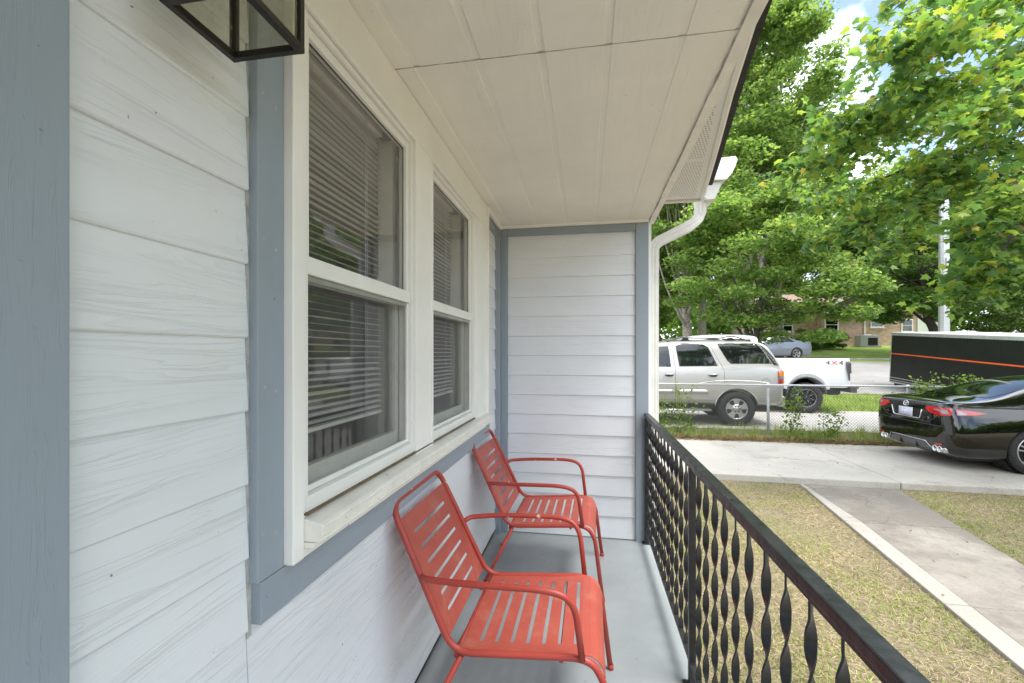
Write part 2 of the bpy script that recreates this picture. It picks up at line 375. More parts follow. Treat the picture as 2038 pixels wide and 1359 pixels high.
# ---------------------------------------------------------------- terrain
def T(x, y):
    pts = [(-1e3, -.495), (6.9, -.495), (9.5, -.43), (10.3, -.33), (10.5, -.30), (14.5, -.30), (19, -.05), (30, 1.0), (38, 2.02), (60, 3.4), (200, 7), (1e4, 7)]
    for (a, za), (b_, zb) in zip(pts, pts[1:]):
        if y <= b_: return za + (zb - za) * (y - a) / (b_ - a)
    return 7
def sheet(name, xs, ys, dz, mat, **kw):
    vs = [(x, y, T(x, y) + dz) for y in ys for x in xs]; nx = len(xs)
    me = bpy.data.meshes.new(name); me.from_pydata(vs, [], [(j * nx + i, j * nx + i + 1, (j + 1) * nx + i + 1, (j + 1) * nx + i) for j in range(len(ys) - 1) for i in range(nx - 1)])
    return link(name, me, mat, **kw)
xs = [-150, -60, -20, -8] + list(np.arange(-4, 12.1, .5)) + [16, 22, 30, 45, 80, 200]
sheet('lawn', xs, [-80, -30, -10] + list(np.arange(-6, 9.1, .5)) + [9.3, 9.5, 9.8, 10.1, 10.3, 10.5], 0, 'ground_dry', kind='structure')
sheet('far_lawn', xs, [10.5, 12, 14.5, 16, 19, 22, 26, 32, 38, 45, 60, 100, 200, 320], 0, 'ground_green', kind='structure')
sheet('neighbour_driveway', [-12, 0, 6, 12, 20], [10.42, 10.5, 12, 14.1], .02, 'gravel_drive', kind='structure')
sheet('street', [-50, -10, 0, 10, 20, 60], [17.8, 19, 22, 26, 29.8], .03, 'asphalt', kind='structure')
kb = MB()
for i in range(11):
    x0 = -50 + i * 10; z = T(0, 30)
    kb.box(x0, x0 + 9.98, 29.8, 30.15, z - .2, z + .12)
kb.obj('street_kerb', 'concrete_edge', bevel=.02, kind='structure')

# driveway slabs in front of the porch (two pours with a joint)
dr = thing('driveway', 'pale concrete driveway slabs under the black sedan', 'driveway'); dr['kind'] = 'structure'; del dr['category']
JX = 4.28
def slab(name, poly, z0, z1, mat, parent, bev=.012):
    b_ = MB(); b_.prism(poly, lambda x, y: (x, y, z0), lambda x, y: (x, y, z1)); return b_.obj(name, mat, parent, bevel=bev)
slab('slab', [(.9, 6.95), (JX - .006, 6.86), (JX - .02, 9.60), (.9, 9.78)], -.62, -.40, 'concrete', dr)
slab('slab', [(JX + .006, 6.86), (9.2, 6.74), (9.2, 9.50), (JX - .008, 9.60)], -.62, -.402, 'concrete', dr)
slab('slab', [(9.212, 6.74), (14, 6.6), (14, 9.4), (9.212, 9.50)], -.62, -.40, 'concrete', dr)
pa = thing('path', 'narrow concrete walk crossing the dry lawn', 'path'); pa['kind'] = 'structure'; del pa['category']
Lf = lambda y: 2.60 + (y - 3.72) * (2.98 - 2.60) / (6.78 - 3.72); Rg = lambda y: 3.779 + (y - 4.542) * (4.213 - 3.779) / (6.897 - 4.542)
cuts = [6.80, 5.385, 3.72, 2.0, .4, -1.2]
for a, b_ in zip(cuts, cuts[1:]):
    a -= .004; b_ += .004; wdt = .17 if b_ > 1 else .17
    slab('slab', [(Lf(b_) + wdt, b_), (Rg(b_), b_), (Rg(a), a), (Lf(a) + (.04 if a > 6 else wdt), a)], -.62, -.470 + random.uniform(-.004, .004), 'concrete_path', pa, .008)
    slab('edging', [(Lf(b_), b_), (Lf(b_) + wdt - .004, b_), (Lf(a) + (.036 if a > 6 else wdt - .004), a), (Lf(a), a)], -.62, -.463, 'concrete_edge', pa, .008)

# ---------------------------------------------------------------- scatter of blades and leaves
def cloud(name, pos, rot, size, tv, tf, mat, parent=None, **kw):
    """pos (N,3), rot (N,3,3), size (N,) ; tv template verts, tf template faces of equal length"""
    N = len(pos); tv = np.array(tv, float); V = len(tv)
    pts = np.einsum('nij,vj->nvi', rot, tv) * size[:, None, None] + pos[:, None, :]
    L = len(tf[0]); faces = (np.array(tf)[None] + (np.arange(N) * V)[:, None, None]).reshape(-1)
    me = bpy.data.meshes.new(name); me.vertices.add(N * V); me.vertices.foreach_set('co', pts.reshape(-1).astype(np.float32))
    nf = N * len(tf); me.loops.add(nf * L); me.loops.foreach_set('vertex_index', faces.astype(np.int32))
    me.polygons.add(nf); me.polygons.foreach_set('loop_start', (np.arange(nf) * L).astype(np.int32)); me.update(calc_edges=True)
    return link(name, me, mat, parent, **kw)
def rots(yaw, pitch, roll):
    cy, sy, cp_, sp_, cr_, sr_ = np.cos(yaw), np.sin(yaw), np.cos(pitch), np.sin(pitch), np.cos(roll), np.sin(roll); N = len(yaw)
    Z = np.zeros((N, 3, 3)); Z[:, 0, 0] = cy; Z[:, 0, 1] = -sy; Z[:, 1, 0] = sy; Z[:, 1, 1] = cy; Z[:, 2, 2] = 1
    X = np.zeros((N, 3, 3)); X[:, 0, 0] = 1; X[:, 1, 1] = cp_; X[:, 1, 2] = -sp_; X[:, 2, 1] = sp_; X[:, 2, 2] = cp_
    Y = np.zeros((N, 3, 3)); Y[:, 1, 1] = 1; Y[:, 0, 0] = cr_; Y[:, 0, 2] = sr_; Y[:, 2, 0] = -sr_; Y[:, 2, 2] = cr_
    return Z @ X @ Y
BLADE = [(-.05, 0, 0), (.05, 0, 0), (.03, .5, .06), (-.03, .5, .06), (0, 1, .02)]
BLF = [(0, 1, 2), (0, 2, 3), (3, 2, 4)]
def blades(name, xy, lmin, lmax, pmin, pmax, mat, z0=.005, wide=1.0, **kw):
    N = len(xy); z = np.array([T(p[0], p[1]) for p in xy]) + z0
    pos = np.column_stack([xy, z]); tv = [(a * wide, b_, c) for a, b_, c in BLADE]
    return cloud(name, pos, rots(RNG.uniform(0, 6.28, N), RNG.uniform(pmin, pmax, N), RNG.uniform(-.6, .6, N)), RNG.uniform(lmin, lmax, N), tv, BLF, mat, **kw)
def inpath(x, y): return (Lf(y) + .015 < x < Rg(y) - .02)
xy = np.column_stack([RNG.uniform(.5, 7.2, 300000), RNG.uniform(.2, 6.9, 300000)])
den = .5 + .5 * np.sin(xy[:, 0] * 2.1 + 1.3 * np.sin(xy[:, 1] * 1.7)) * np.sin(xy[:, 1] * 2.6 + np.sin(xy[:, 0] * 3.1)) + .3 * np.sin(xy[:, 0] * 7 + xy[:, 1] * 5) * np.sin(xy[:, 1] * 8.3)
keep = np.array([not inpath(*p) and p[1] > .5 * (p[0] - .5) - .8 for p in xy]) & (RNG.uniform(0, 1, len(xy)) < .42 + .6 * den); xy = xy[keep]
blades('cut_grass', xy, .022, .062, .0, .35, 'straw', .0, .8, kind='stuff', label='dry straw coloured grass clippings covering the front lawn')
c_ = RNG.uniform(0, 1, (900, 2)) * [5.5, 6.3] + [.7, .5]; c_ = c_[np.sin(c_[:, 0] * 2.6 + 1) * np.sin(c_[:, 1] * 2.1) > -.35]; xy = np.repeat(c_, 45, 0) + RNG.normal(0, .09, (len(c_) * 45, 2))
xy = xy[np.array([not inpath(*p) and .52 < p[0] and p[1] < 6.85 for p in xy])]
blades('green_tufts', xy, .02, .055, .3, 1.2, 'green_blades', .0, 1.2, kind='stuff', label='small green weed tufts growing through the dry lawn')
c_ = np.column_stack([RNG.uniform(.5, 9.5, 520), RNG.uniform(9.72, 10.5, 520)]); xy = np.repeat(c_, 24, 0) + RNG.normal(0, .055, (520 * 24, 2))
blades('weed_strip', xy, .06, .24, .5, 1.5, 'green_blades', 0, .32, kind='stuff', label='long green grass and weeds along the chain link fence')
xy = np.column_stack([RNG.uniform(.5, 9.5, 14000), RNG.normal(9.72, .10, 14000)])
blades('fence_litter', xy, .05, .16, .0, .5, 'weed_debris', .02, .7, kind='stuff', label='brown dead grass and twigs along the driveway edge')
xy = np.column_stack([RNG.uniform(4, 14, 26000), RNG.uniform(14.1, 17.8, 26000)])
blades('verge_grass', xy, .06, .16, .6, 1.4, 'green_blades', 0, .8, kind='stuff', label='green grass verge between the gravel drive and street')
def litter(name, xys, z, mat, label, s0=.012, s1=.035):
    N = len(xys); pos = np.column_stack([xys, np.full(N, z)])
    cloud(name, pos, rots(RNG.uniform(0, 6.28, N), RNG.normal(0, .25, N), RNG.normal(0, .25, N)), RNG.uniform(s0, s1, N), [(0, 0, 0), (.25, .35, .12), (.18, .8, .05), (0, 1.1, .15), (-.2, .7, .06), (-.22, .3, .14)], [(0, 1, 2, 3, 4, 5)], mat, kind='stuff', label=label)
litter('driveway_litter', np.column_stack([np.concatenate([RNG.uniform(1, 9, 90), RNG.uniform(1, 9, 160)]), np.concatenate([RNG.uniform(7, 9.5, 90), RNG.normal(9.5, .12, 160)])]), -.395, 'weed_debris', 'scattered dead leaf bits on the driveway concrete')
px_ = RNG.uniform(.8, 6.6, 70); litter('path_litter', np.column_stack([np.array([RNG.uniform(Lf(y) + .05, Rg(y) - .05) for y in px_]), px_]), -.458, 'weed_debris', 'scattered leaf bits and twigs on the concrete walk')
litter('floor_litter', np.column_stack([np.concatenate([RNG.uniform(-.6, .4, 50), RNG.normal(-.25, .15, 40)]), np.concatenate([RNG.uniform(.8, 3.3, 50), RNG.normal(2.85, .2, 40)])]), .003, 'weed_debris', 'tiny dirt and leaf crumbs on the grey porch floor', .004, .011)
del xy, c_, keep

# ================================================================ THE HOUSE WITH THE PORCH
XW, YE, ZC = -.700, 3.35, 2.36
house = thing('house', 'white sided house with grey blue trim around the porch', 'house')
def hb(name, x0, x1, y0, y1, z0, z1, mat, bevel=.002, **kw):
    b_ = MB(); b_.box(x0, x1, y0, y1, z0, z1); return b_.obj(name, mat, house, bevel, **kw)
def lap(name, axis, base, sgn, l0, l1, z0, h, mat, jit=0):
    """one lap siding board; axis 'y' runs along y on plane x=base, axis 'x' runs along x on plane y=base; sgn points outward"""
    h_ = h + .018; prof = [(-.012, z0), (.0095, z0), (.0125, z0 + .003), (.0125, z0 + .006), (.003, z0 + h_), (-.012, z0 + h_)]
    j = jit; b_ = MB()
    nseg = max(2, int((l1 - l0) / .25)); ls = [l0 + (l1 - l0) * k / nseg for k in range(nseg + 1)]; vs = []
    for l in ls:
        for n, z in prof:
            n_ = n + j + .0007 * math.sin(l * 5 + z0 * 40) * (z < z0 + .01); p = base + sgn * n_
            vs.append((p, l, z) if axis == 'y' else (l, p, z))
    K = len(prof); fs = [(i * K + k, i * K + (k + 1) % K, (i + 1) * K + (k + 1) % K, (i + 1) * K + k) for i in range(nseg) for k in range(K)] + [tuple(range(K)), tuple(range(nseg * K, (nseg + 1) * K))]
    b_.add(vs, fs); return b_.obj(name, mat, house)
# wall behind everything
hb('wall_sheathing', -.80, -.713, -2.4, .93, -.45, 2.75, 'gap_dark', 0)
hb('wall_sheathing', -.80, -.713, .93, 2.55, -.45, .955, 'gap_dark', 0)
hb('wall_sheathing', -.80, -.713, .93, 2.55, 2.22, 2.75, 'gap_dark', 0)
hb('wall_sheathing', -.80, -.713, 2.55, 3.40, -.45, 2.75, 'gap_dark', 0)
Z0 = 1.413 - .152 * 9
for k in range(16):
    z = Z0 + k * .152
    if z > 2.3: break
    lap('siding_board', 'y', XW, 1, .464, .797, z, .152, 'siding', random.uniform(-.001, .001))
    if z < .80:
        lap('siding_board', 'y', XW, 1, .8005, 3.345, z, .152 if z + .152 < .80 else .152, 'siding', random.uniform(-.001, .001))
    else:
        lap('siding_board', 'y', XW, 1, 2.99, 3.345, z, .152, 'siding', random.uniform(-.001, .001))
for k in range(16):
    z = Z0 + k * .152
    if z < 2.3: lap('siding_board', 'y', XW, 1, -2.4, -.62, z, .152, 'siding')
# blue trim boards on the front wall
hb('trim_board', -.712, -.660, .372, .462, 0, 2.36, 'trim_blue')                     # beside the door
hb('trim_board', -.712, -.660, -.62, -.53, 0, 2.36, 'trim_blue')
hb('front_door', -.735, -.700, -.53, .372, .02, 2.36, 'door_paint')
hb('trim_board', -.706, -.672, .803, .884, .902, 2.355, 'trim_blue')                     # left of the window
hb('trim_board', -.706, -.671, .812, 2.99, .812, .9005, 'trim_blue_h')                     # band below the window
hb('trim_board', -.706, -.6725, 2.905, 2.988, .902, 2.355, 'trim_blue')                     # right of the window
hb('trim_board', -.706, -.6735, 2.99, 3.27, 2.275, 2.34, 'trim_blue_h')
b_ = MB(); b_.box(-.7035, -.692, .7975, .803, .79, 2.35); b_.box(-.705, -.694, .803, .8118, .79, .9015); b_.obj('caulk_line', 'caulk', house)
for zz in np.arange(1.0, 2.3, .31):                                                # nail heads on trim
    b_ = MB(); b_.lathe([(-.672, .0001), (-.6712, .0035), (-.6722, .0042)], 8, 'x', (0, .822 + random.uniform(-.006, .006), zz)); b_.lathe([(-.672, .0001), (-.6712, .0035), (-.6722, .0042)], 8, 'x', (0, .858, zz - .012)); b_.obj('nail_head', 'steel_dull', house, kind='stuff')
# corner post where the walls meet
hb('trim_board', -.706, -.655, 3.272, YE - .002, 0, 2.345, 'trim_blue')
hb('trim_board', -.6545, -.605, YE - .034, YE + .003, .0, 2.345, 'trim_blue')
# end wall
for k in range(16):
    z = .016 + k * .1499 - .012 * (k == 0)
    if k == 15: break
    lap('siding_board', 'x', YE, -1, -.6035, .3548, z, .1499 if k < 14 else .160, 'siding_end', random.uniform(-.0012, .0012))
hb('wall_sheathing', -.70, .44, YE + .014, YE + .06, -.45, 2.75, 'gap_dark', 0)
hb('trim_board', .355, .445, YE - .030, YE + .012, -.02, 2.352, 'trim_blue')
hb('trim_board', -.604, .354, YE - .0275, YE - .004, 2.288, 2.343, 'trim_blue_h')
hb('cove_strip', -.655, .448, YE - .045, YE - .022, 2.344, 2.366, 'casing', .003)
hb('cove_strip', -.668, -.646, 2.86, 3.31, 2.335, 2.366, 'casing', .003)
hb('cove_strip', -.706, -.655, .3, .884, 2.345, 2.366, 'casing', .003)
# outside of the bump-out behind the end wall
bx = MB(); bx.box(-3, .448, YE + .062, 9.0, -.5, 2.55); bx.obj('side_wall', 'siding_end', house)
hb('corner_board', .4485, .470, YE + .012, YE + .13, -.45, 2.50, 'casing')
# ceiling sheets with shallow grooves: planks between the grooves
gx = [-.70, -.573, -.361, -.147, .066, .29, .455]
for r_, (y0, y1) in enumerate(((-2.4, 1.418), (1.4215, YE + .01))):
    for a, c_ in zip(gx, gx[1:]):
        hb('ceiling_plank', a + .011, c_ - .011, y0, y1, 2.361 + r_ * .0012, 2.375, 'ceiling_paint', .0025)
    hb('ceiling_groove', gx[0], gx[-1], y0, y1 - .001 * r_, 2.3648, 2.380, 'ceiling_paint', 0)
# edge trim of the ceiling, with a ragged caulked seam
b_ = MB(); n = 46; vs = []
for i in range(n + 1):
    y = -2.4 + (YE + .05 + 2.4) * i / n; j = random.uniform(-.003, .003)
    vs += [(.456 + j, y, 2.352), (.492, y, 2.350), (.492, y, 2.52), (.456 + j, y, 2.37)]
b_.add(vs, [(i * 4 + k, i * 4 + (k + 1) % 4, i * 4 + 4 + (k + 1) % 4, i * 4 + 4 + k) for i in range(n) for k in range(4)]); b_.obj('edge_board', 'sill_paint', house)
b_ = MB(); pts = [(.4545 + random.uniform(-.0022, .0022), y, 2.3605 + random.uniform(-.0008, .0015)) for y in np.arange(-1, YE, .045)]
b_.tube(pts, [random.uniform(.0008, .0026) for _ in pts], 5); b_.obj('caulk_line', 'caulk', house)
b_ = MB(); pts = [(x, 1.4195 + random.uniform(-.0015, .0015), 2.3615 + random.uniform(-.0005, .0012)) for x in np.arange(-.66, .45, .03)]
b_.tube(pts, [random.uniform(.0004, .0022) for _ in pts], 5); b_.obj('caulk_line', 'caulk', house)
# soffit, fascia and roof over the eave
FA = [(.50, 1.2), (.605, 2.0), (.725, 2.72), (.833, 3.44)]
def sof(y):
    for (xa, ya), (xb, yb) in zip(FA, FA[1:]):
        if y <= yb: return xa + (xb - xa) * (y - ya) / (yb - ya)
    return FA[-1][0]
ys_ = list(np.linspace(-2.4, 3.42, 14)); b_ = MB(); vs = []
for y in ys_: vs += [(.493, y, 2.523), (max(.52, sof(y) if y > 1.2 else .5 + (y - 1.2) * .002), y, 2.523)]
b_.add(vs, [(2 * i, 2 * i + 1, 2 * i + 3, 2 * i + 2) for i in range(len(ys_) - 1)]); so_ = b_.obj('soffit_panel', 'soffit_plain', house)
so_.modifiers.new('s', 'SOLIDIFY').thickness = -.01
hb('soffit_trim', .493, .835, 3.405, 3.43, 2.505, 2.522, 'gutter_white', .003)
b_ = MB()                                                                          # rows of vent holes pressed in the soffit
for i in range(64):
    y = 2.05 + i * .0215
    for k in range(16):
        x = .545 + k * .0165 + (i % 2) * .008
        if x < sof(y) - .045 and y < 3.36 and not (2.70 < y < 2.74):
            b_.add([(x - .0028, y - .0028, 2.5222), (x + .0028, y - .0028, 2.5222), (x + .0028, y + .0028, 2.5222), (x - .0028, y + .0028, 2.5222),
                    (x - .002, y - .002, 2.5235), (x + .002, y - .002, 2.5235), (x + .002, y + .002, 2.5235), (x - .002, y + .002, 2.5235)], [(0, 1, 2, 3), (0, 1, 5, 4), (1, 2, 6, 5), (2, 3, 7, 6), (3, 0, 4, 7)])
b_.obj('vent_hole', 'gap_dark', house, kind='stuff')
def ribbon(name, off0, z0, off1, z1, th, mat, ya=-2.4, yb=3.44):
    b_ = MB(); vs = []
    ys2 = list(np.linspace(ya, yb, 14))
    for y in ys2:
        x = sof(y) if y > 1.2 else .5 + (y - 1.2) * .002
        vs += [(x + off0, y, z0), (x + off0 + th, y, z0), (x + off1 + th, y, z1), (x + off1, y, z1)]
    b_.add(vs, [(i * 4 + k, i * 4 + (k + 1) % 4, i * 4 + 4 + (k + 1) % 4, i * 4 + 4 + k) for i in range(len(ys2) - 1) for k in range(4)] + [(0, 1, 2, 3), tuple(range(len(vs) - 4, len(vs)))])
    return b_.obj(name, mat, house)
ribbon('fascia_board', -.008, 2.514, -.006, 2.66, .020, 'gutter_white')
ribbon('fascia_lip', .0155, 2.535, .018, 2.598, .010, 'casing')
ribbon('drip_edge', .0285, 2.60, .060, 2.72, .045, 'shingle', yb=3.36)
ry = MB(); ry.prism([(-3.2, 3.9), (.60, 2.74), (.60, 2.76), (-3.2, 3.93)], lambda x, z: (x, -2.6, z), lambda x, z: (x, 3.40, z)); ry.obj('roof', 'shingle', house)
ry = MB(); ry.prism([(-3.2, 3.9), (.44, 2.80), (.44, 2.83), (-3.2, 3.93)], lambda x, z: (x, 3.46, z), lambda x, z: (x, 9.2, z)); ry.obj('roof', 'shingle', house)
# the gutter with its end cap, and the downspout
GP = [(.890, 2.665), (.890, 2.80), (.905, 2.80), (.905, 2.675), (.99, 2.672), (1.02, 2.70), (1.045, 2.74), (1.058, 2.79), (1.046, 2.80), (1.062, 2.812), (1.074, 2.79), (1.058, 2.735), (1.030, 2.688), (1.0, 2.660), (.96, 2.655)]
gm = MB(); gm.prism(GP, lambda x, z: (x, 3.42, z), lambda x, z: (x, 3.75, z)); gm.obj('gutter', 'gutter_white', house, .0015)
gc_ = [(.888, 2.652), (.888, 2.806), (1.064, 2.816), (1.078, 2.792), (1.060, 2.733), (1.034, 2.686), (1.002, 2.650)]
gm = MB(); gm.prism(gc_, lambda x, z: (x, 3.400, z), lambda x, z: (x, 3.4195, z)); gm.obj('gutter_end_cap', 'gutter_white', house, .002)
gm = MB(); gm.prism([(.868, 2.52), (.868, 2.66), (.99, 2.66), (.93, 2.52)], lambda x, z: (x, 3.43, z), lambda x, z: (x, 3.60, z)); gm.obj('gutter_outlet', 'gutter_white', house, .004)
path_ = fillet([(.845, 3.50, 2.55), (.845, 3.50, 2.385), (.50, 3.47, 2.215), (.497, 3.47, 1.9), (.497, 3.47, -.35)], [.12, .06, .1], 7)
b_ = MB(); vs = []; fs = []; sec = []
for k in range(40):                                                                # corrugated rectangular section
    t = 2 * math.pi * k / 40; c1, s1 = math.cos(t), math.sin(t); q = max(abs(c1), abs(s1)); px, py = c1 / q, s1 / q
    rr = 1 - .07 * (k % 4 in (1, 2)); sec.append((px * .040 * rr, py * .030 * rr))
P_ = [Vector(p) for p in path_]
for i, p in enumerate(P_):
    d = (P_[min(i + 1, len(P_) - 1)] - P_[max(i - 1, 0)]).normalized(); a = Vector((0, 1, 0)).cross(d).normalized(); yv = Vector((0, 1, 0))
    rib = .94 if (.3 < abs(d.x) < .99 and i % 3 == 0) else 1
    vs += [tuple(p + a * s_[0] * rib + yv * s_[1] * rib) for s_ in sec]
b_.add(vs, [(i * 40 + k, i * 40 + (k + 1) % 40, (i + 1) * 40 + (k + 1) % 40, (i + 1) * 40 + k) for i in range(len(P_) - 1) for k in range(40)], False)
b_.obj('downspout', 'gutter_white', house)
# porch floor
hb('porch_floor', -.712, .452, -2.4, YE + .01, -.12, .0, 'floor_paint', .012)
hb('porch_base', -.712, .430, -2.4, YE + .01, -.5, -.121, 'concrete_edge', .01)

# ---------------------------------------------------------------- the double window
win = MB()
def wbox(name, x0, x1, y0, y1, z0, z1, mat, parent, bevel=.0018):
    b_ = MB(); b_.box(x0, x1, y0, y1, z0, z1); return b_.obj(name, mat, parent, bevel)
XF = -.650
hb('window_casing', -.705, XF, .885, .924, .902, 2.358, 'casing', .003)             # left casing
hb('window_casing', -.705, XF - .006, .924, .938, .985, 2.20, 'casing', .002)
hb('window_casing', -.705, XF + .001, .9245, 2.60, 2.205, 2.359, 'casing', .003)    # header
hb('window_casing', -.705, XF + .002, 1.598, 1.782, .985, 2.204, 'casing', .003)    # mullion
hb('window_casing', -.705, XF + .0045, 1.760, 1.786, .985, 2.203, 'casing', .003)
hb('window_casing', -.705, XF, 2.555, 2.80, .97, 2.2045, 'casing', .003)            # right casing
hb('window_casing', -.705, XF + .001, 2.601, 2.80, 2.2055, 2.3585, 'casing', .003)
hb('window_casing', -.705, XF + .012, 2.80, 2.835, .93, 2.357, 'casing', .003)
hb('window_casing', -.705, XF - .003, 2.505, 2.5545, .985, 2.203, 'casing', .002)
# sloping sill, its nose and the strips under it
b_ = MB(); b_.prism([(-.74, 1.012), (-.612, .985), (-.604, .980), (-.604, .945), (-.612, .940), (-.74, .940)], lambda x, z: (x, .9255, z), lambda x, z: (x, 2.795, z)); b_.obj('window_sill', 'sill_paint', house, .0025)
hb('sill_strip', -.6045, -.599, .9260, 2.794, .948, .957, 'sill_paint', .002)
hb('sill_strip', -.6042, -.600, .9262, 2.7935, .968, .974, 'sill_paint', .0015)
hb('sill_strip', -.70, -.628, .9255, 2.80, .9245, .9385, 'sill_paint', .002)
hb('sill_strip', -.70, -.652, .9262, 1.118, .903, .923, 'casing', .002)
hb('sill_strip', -.70, -.650, 1.122, 2.79, .903, .9235, 'casing', .002)
hb('caulk_line', -.66, -.645, .93, 2.50, 1.000, 1.0045, 'twig_brown', 0)
def window(y0, y1, grp):
    wn = bpy.data.objects.new('window', None); COL.objects.link(wn); wn.parent = house
    zb, zt, zm = 1.004, 2.203, 1.600
    def wpane(x, a_, b2, z0, z1):
        q = MB(); q.add([(x, a_, z0), (x, b2, z0), (x, b2, z1), (x, a_, z1)], [(0, 1, 2, 3)]); q.obj('pane', 'window_glass', wn)
    # outer frame steps
    wbox('frame', -.712, -.660, y0 + .0005, y0 + .014, zb, zt, 'vinyl', wn); wbox('frame', -.712, -.660, y1 - .014, y1 - .0005, zb, zt, 'vinyl', wn)
    wbox('frame', -.712, -.6605, y0 + .014, y1 - .014, zt - .016, zt - .001, 'vinyl', wn); wbox('frame', -.735, -.655, y0 + .001, y1 - .001, zb - .012, zb + .036, 'vinyl', wn)
    # upper sash, nearer the outside
    a, c_ = y0 + .015, y1 - .015
    wbox('sash', -.700, -.672, a, a + .020, zm, zt - .018, 'vinyl', wn); wbox('sash', -.700, -.672, c_ - .022, c_, zm, zt - .018, 'vinyl', wn)
    wbox('sash', -.7005, -.6722, a + .0205, c_ - .0225, zt - .045, zt - .0185, 'vinyl', wn); wbox('sash', -.702, -.664, a, c_, zm - .027, zm + .017, 'vinyl', wn, .003)
    wpane(-.689, a + .019, c_ - .0215, zm + .0165, zt - .0445)
    wbox('gasket', -.6868, -.6840, a + .0195, a + .0225, zm + .0165, zt - .0445, 'gap_dark', wn, 0); wbox('gasket', -.6868, -.6840, c_ - .0245, c_ - .0215, zm + .0165, zt - .0445, 'gap_dark', wn, 0)
    wbox('gasket', -.6868, -.6842, a + .023, c_ - .025, zt - .0480, zt - .0445, 'gap_dark', wn, 0)
    # lower sash, set deeper, behind the insect screen
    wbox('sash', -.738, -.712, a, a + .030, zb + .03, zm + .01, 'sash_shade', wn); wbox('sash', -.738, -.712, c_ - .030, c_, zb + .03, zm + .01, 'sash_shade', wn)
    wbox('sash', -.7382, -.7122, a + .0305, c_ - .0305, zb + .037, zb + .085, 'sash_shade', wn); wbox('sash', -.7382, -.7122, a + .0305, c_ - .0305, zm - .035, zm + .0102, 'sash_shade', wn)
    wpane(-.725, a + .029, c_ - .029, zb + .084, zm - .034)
    wbox('screen_frame', -.684, -.673, a, a + .013, zb + .038, zm - .028, 'vinyl', wn); wbox('screen_frame', -.684, -.673, c_ - .013, c_, zb + .038, zm - .028, 'vinyl', wn)
    wbox('screen_frame', -.6841, -.6731, a + .0135, c_ - .0135, zb + .038, zb + .052, 'vinyl', wn); wbox('screen_frame', -.6841, -.6731, a + .0135, c_ - .0135, zm - .042, zm - .028, 'aluminium', wn)
    b_ = MB(); b_.add([(-.679, a + .01, zb + .05), (-.679, c_ - .01, zb + .05), (-.679, c_ - .01, zm - .04), (-.679, a + .01, zm - .04)], [(0, 1, 2, 3)]); b_.obj('insect_screen', 'screen_mesh', wn)
    # the jamb beside the sash
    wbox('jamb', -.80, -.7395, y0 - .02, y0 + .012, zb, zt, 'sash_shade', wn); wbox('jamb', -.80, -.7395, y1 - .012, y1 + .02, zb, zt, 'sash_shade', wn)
    return wn
window(.939, 1.597, 0); window(1.787, 2.504, 1)
SLAT = MB(); SLAT.add([(-.0125 * math.cos(t_) , 0, -.0125 * math.sin(t_) + c3) for t_, c3 in ((0, 0),)], []) if 0 else None
def blind(y0, y1, lab):
    t_ = thing('window_blind', lab, 'blind', (-.775, (y0 + y1) / 2, 1.165), 0, 'blinds behind the two porch windows')
    L = (y1 - y0) / 2; b_ = MB(); ti = R(13); prof = []
    for k in range(5):
        u = (k - 2) / 2 * .0125; bow = .0016 * (1 - (k - 2) ** 2 / 4); prof.append((u * math.cos(ti) - bow * math.sin(ti) * 0, -u * math.sin(ti) + bow))
    vs = [(x, -L, z) for x, z in prof] + [(x, L, z) for x, z in prof]
    b_.add(vs, [(k, k + 1, k + 6, k + 5) for k in range(4)], True); me = b_.mesh('slat'); me.materials.append(MATS['blind_white'])
    n = 50
    for k in range(n):
        o = bpy.data.objects.new('slat', me); COL.objects.link(o); o.parent = t_; o.location = (0, random.uniform(-.001, .001), .02 + k * .0202); o.rotation_euler = (random.uniform(-.0015, .0015), random.uniform(-.09, .09), 0)
    b_ = MB(); b_.box(-.013, .013, -L, L, -.006, .006); b_.obj('bottom_rail', 'blind_white', t_, .003)
    b_ = MB(); b_.box(-.016, .016, -L, L, n * .0202 + .022, n * .0202 + .05); b_.obj('headrail', 'blind_white', t_, .003)
    for yy in (-L * .62, L * .55):
        b_ = MB(); b_.tube([(.0145, yy, 0), (.0145, yy, n * .0202 + .03)], .0009, 5); b_.tube([(.0150, yy + .012, 0), (.0150, yy + .012, n * .0202 + .03)], .0006, 5); b_.obj('ladder_cord', 'blind_white', t_)
blind(.975, 1.545, 'white slatted blind behind the window nearer the door')
blind(1.825, 2.43, 'white slatted blind behind the window nearer the corner')
# the room behind
rm = thing('room', 'dim room seen through the blinds', 'room'); rm['kind'] = 'structure'; del rm['category']
def rbox(name, x0, x1, y0, y1, z0, z1, mat):
    b_ = MB(); b_.box(x0, x1, y0, y1, z0, z1); return b_.obj(name, mat, rm)
rbox('room_wall', -3.2, -3.1, -1, 5, 0, 2.6, 'room_wall'); rbox('room_wall', -3.1, -.81, -1.1, -1, 0, 2.6, 'room_wall'); rbox('room_wall', -3.1, -.81, 3.3, 3.34, 0, 2.6, 'room_wall')
rbox('room_floor', -3.1, -.81, -1, 3.3, -.05, 0, 'room_dark'); rbox('room_ceiling', -3.1, -.81, -1, 3.3, 2.5, 2.6, 'room_wall')

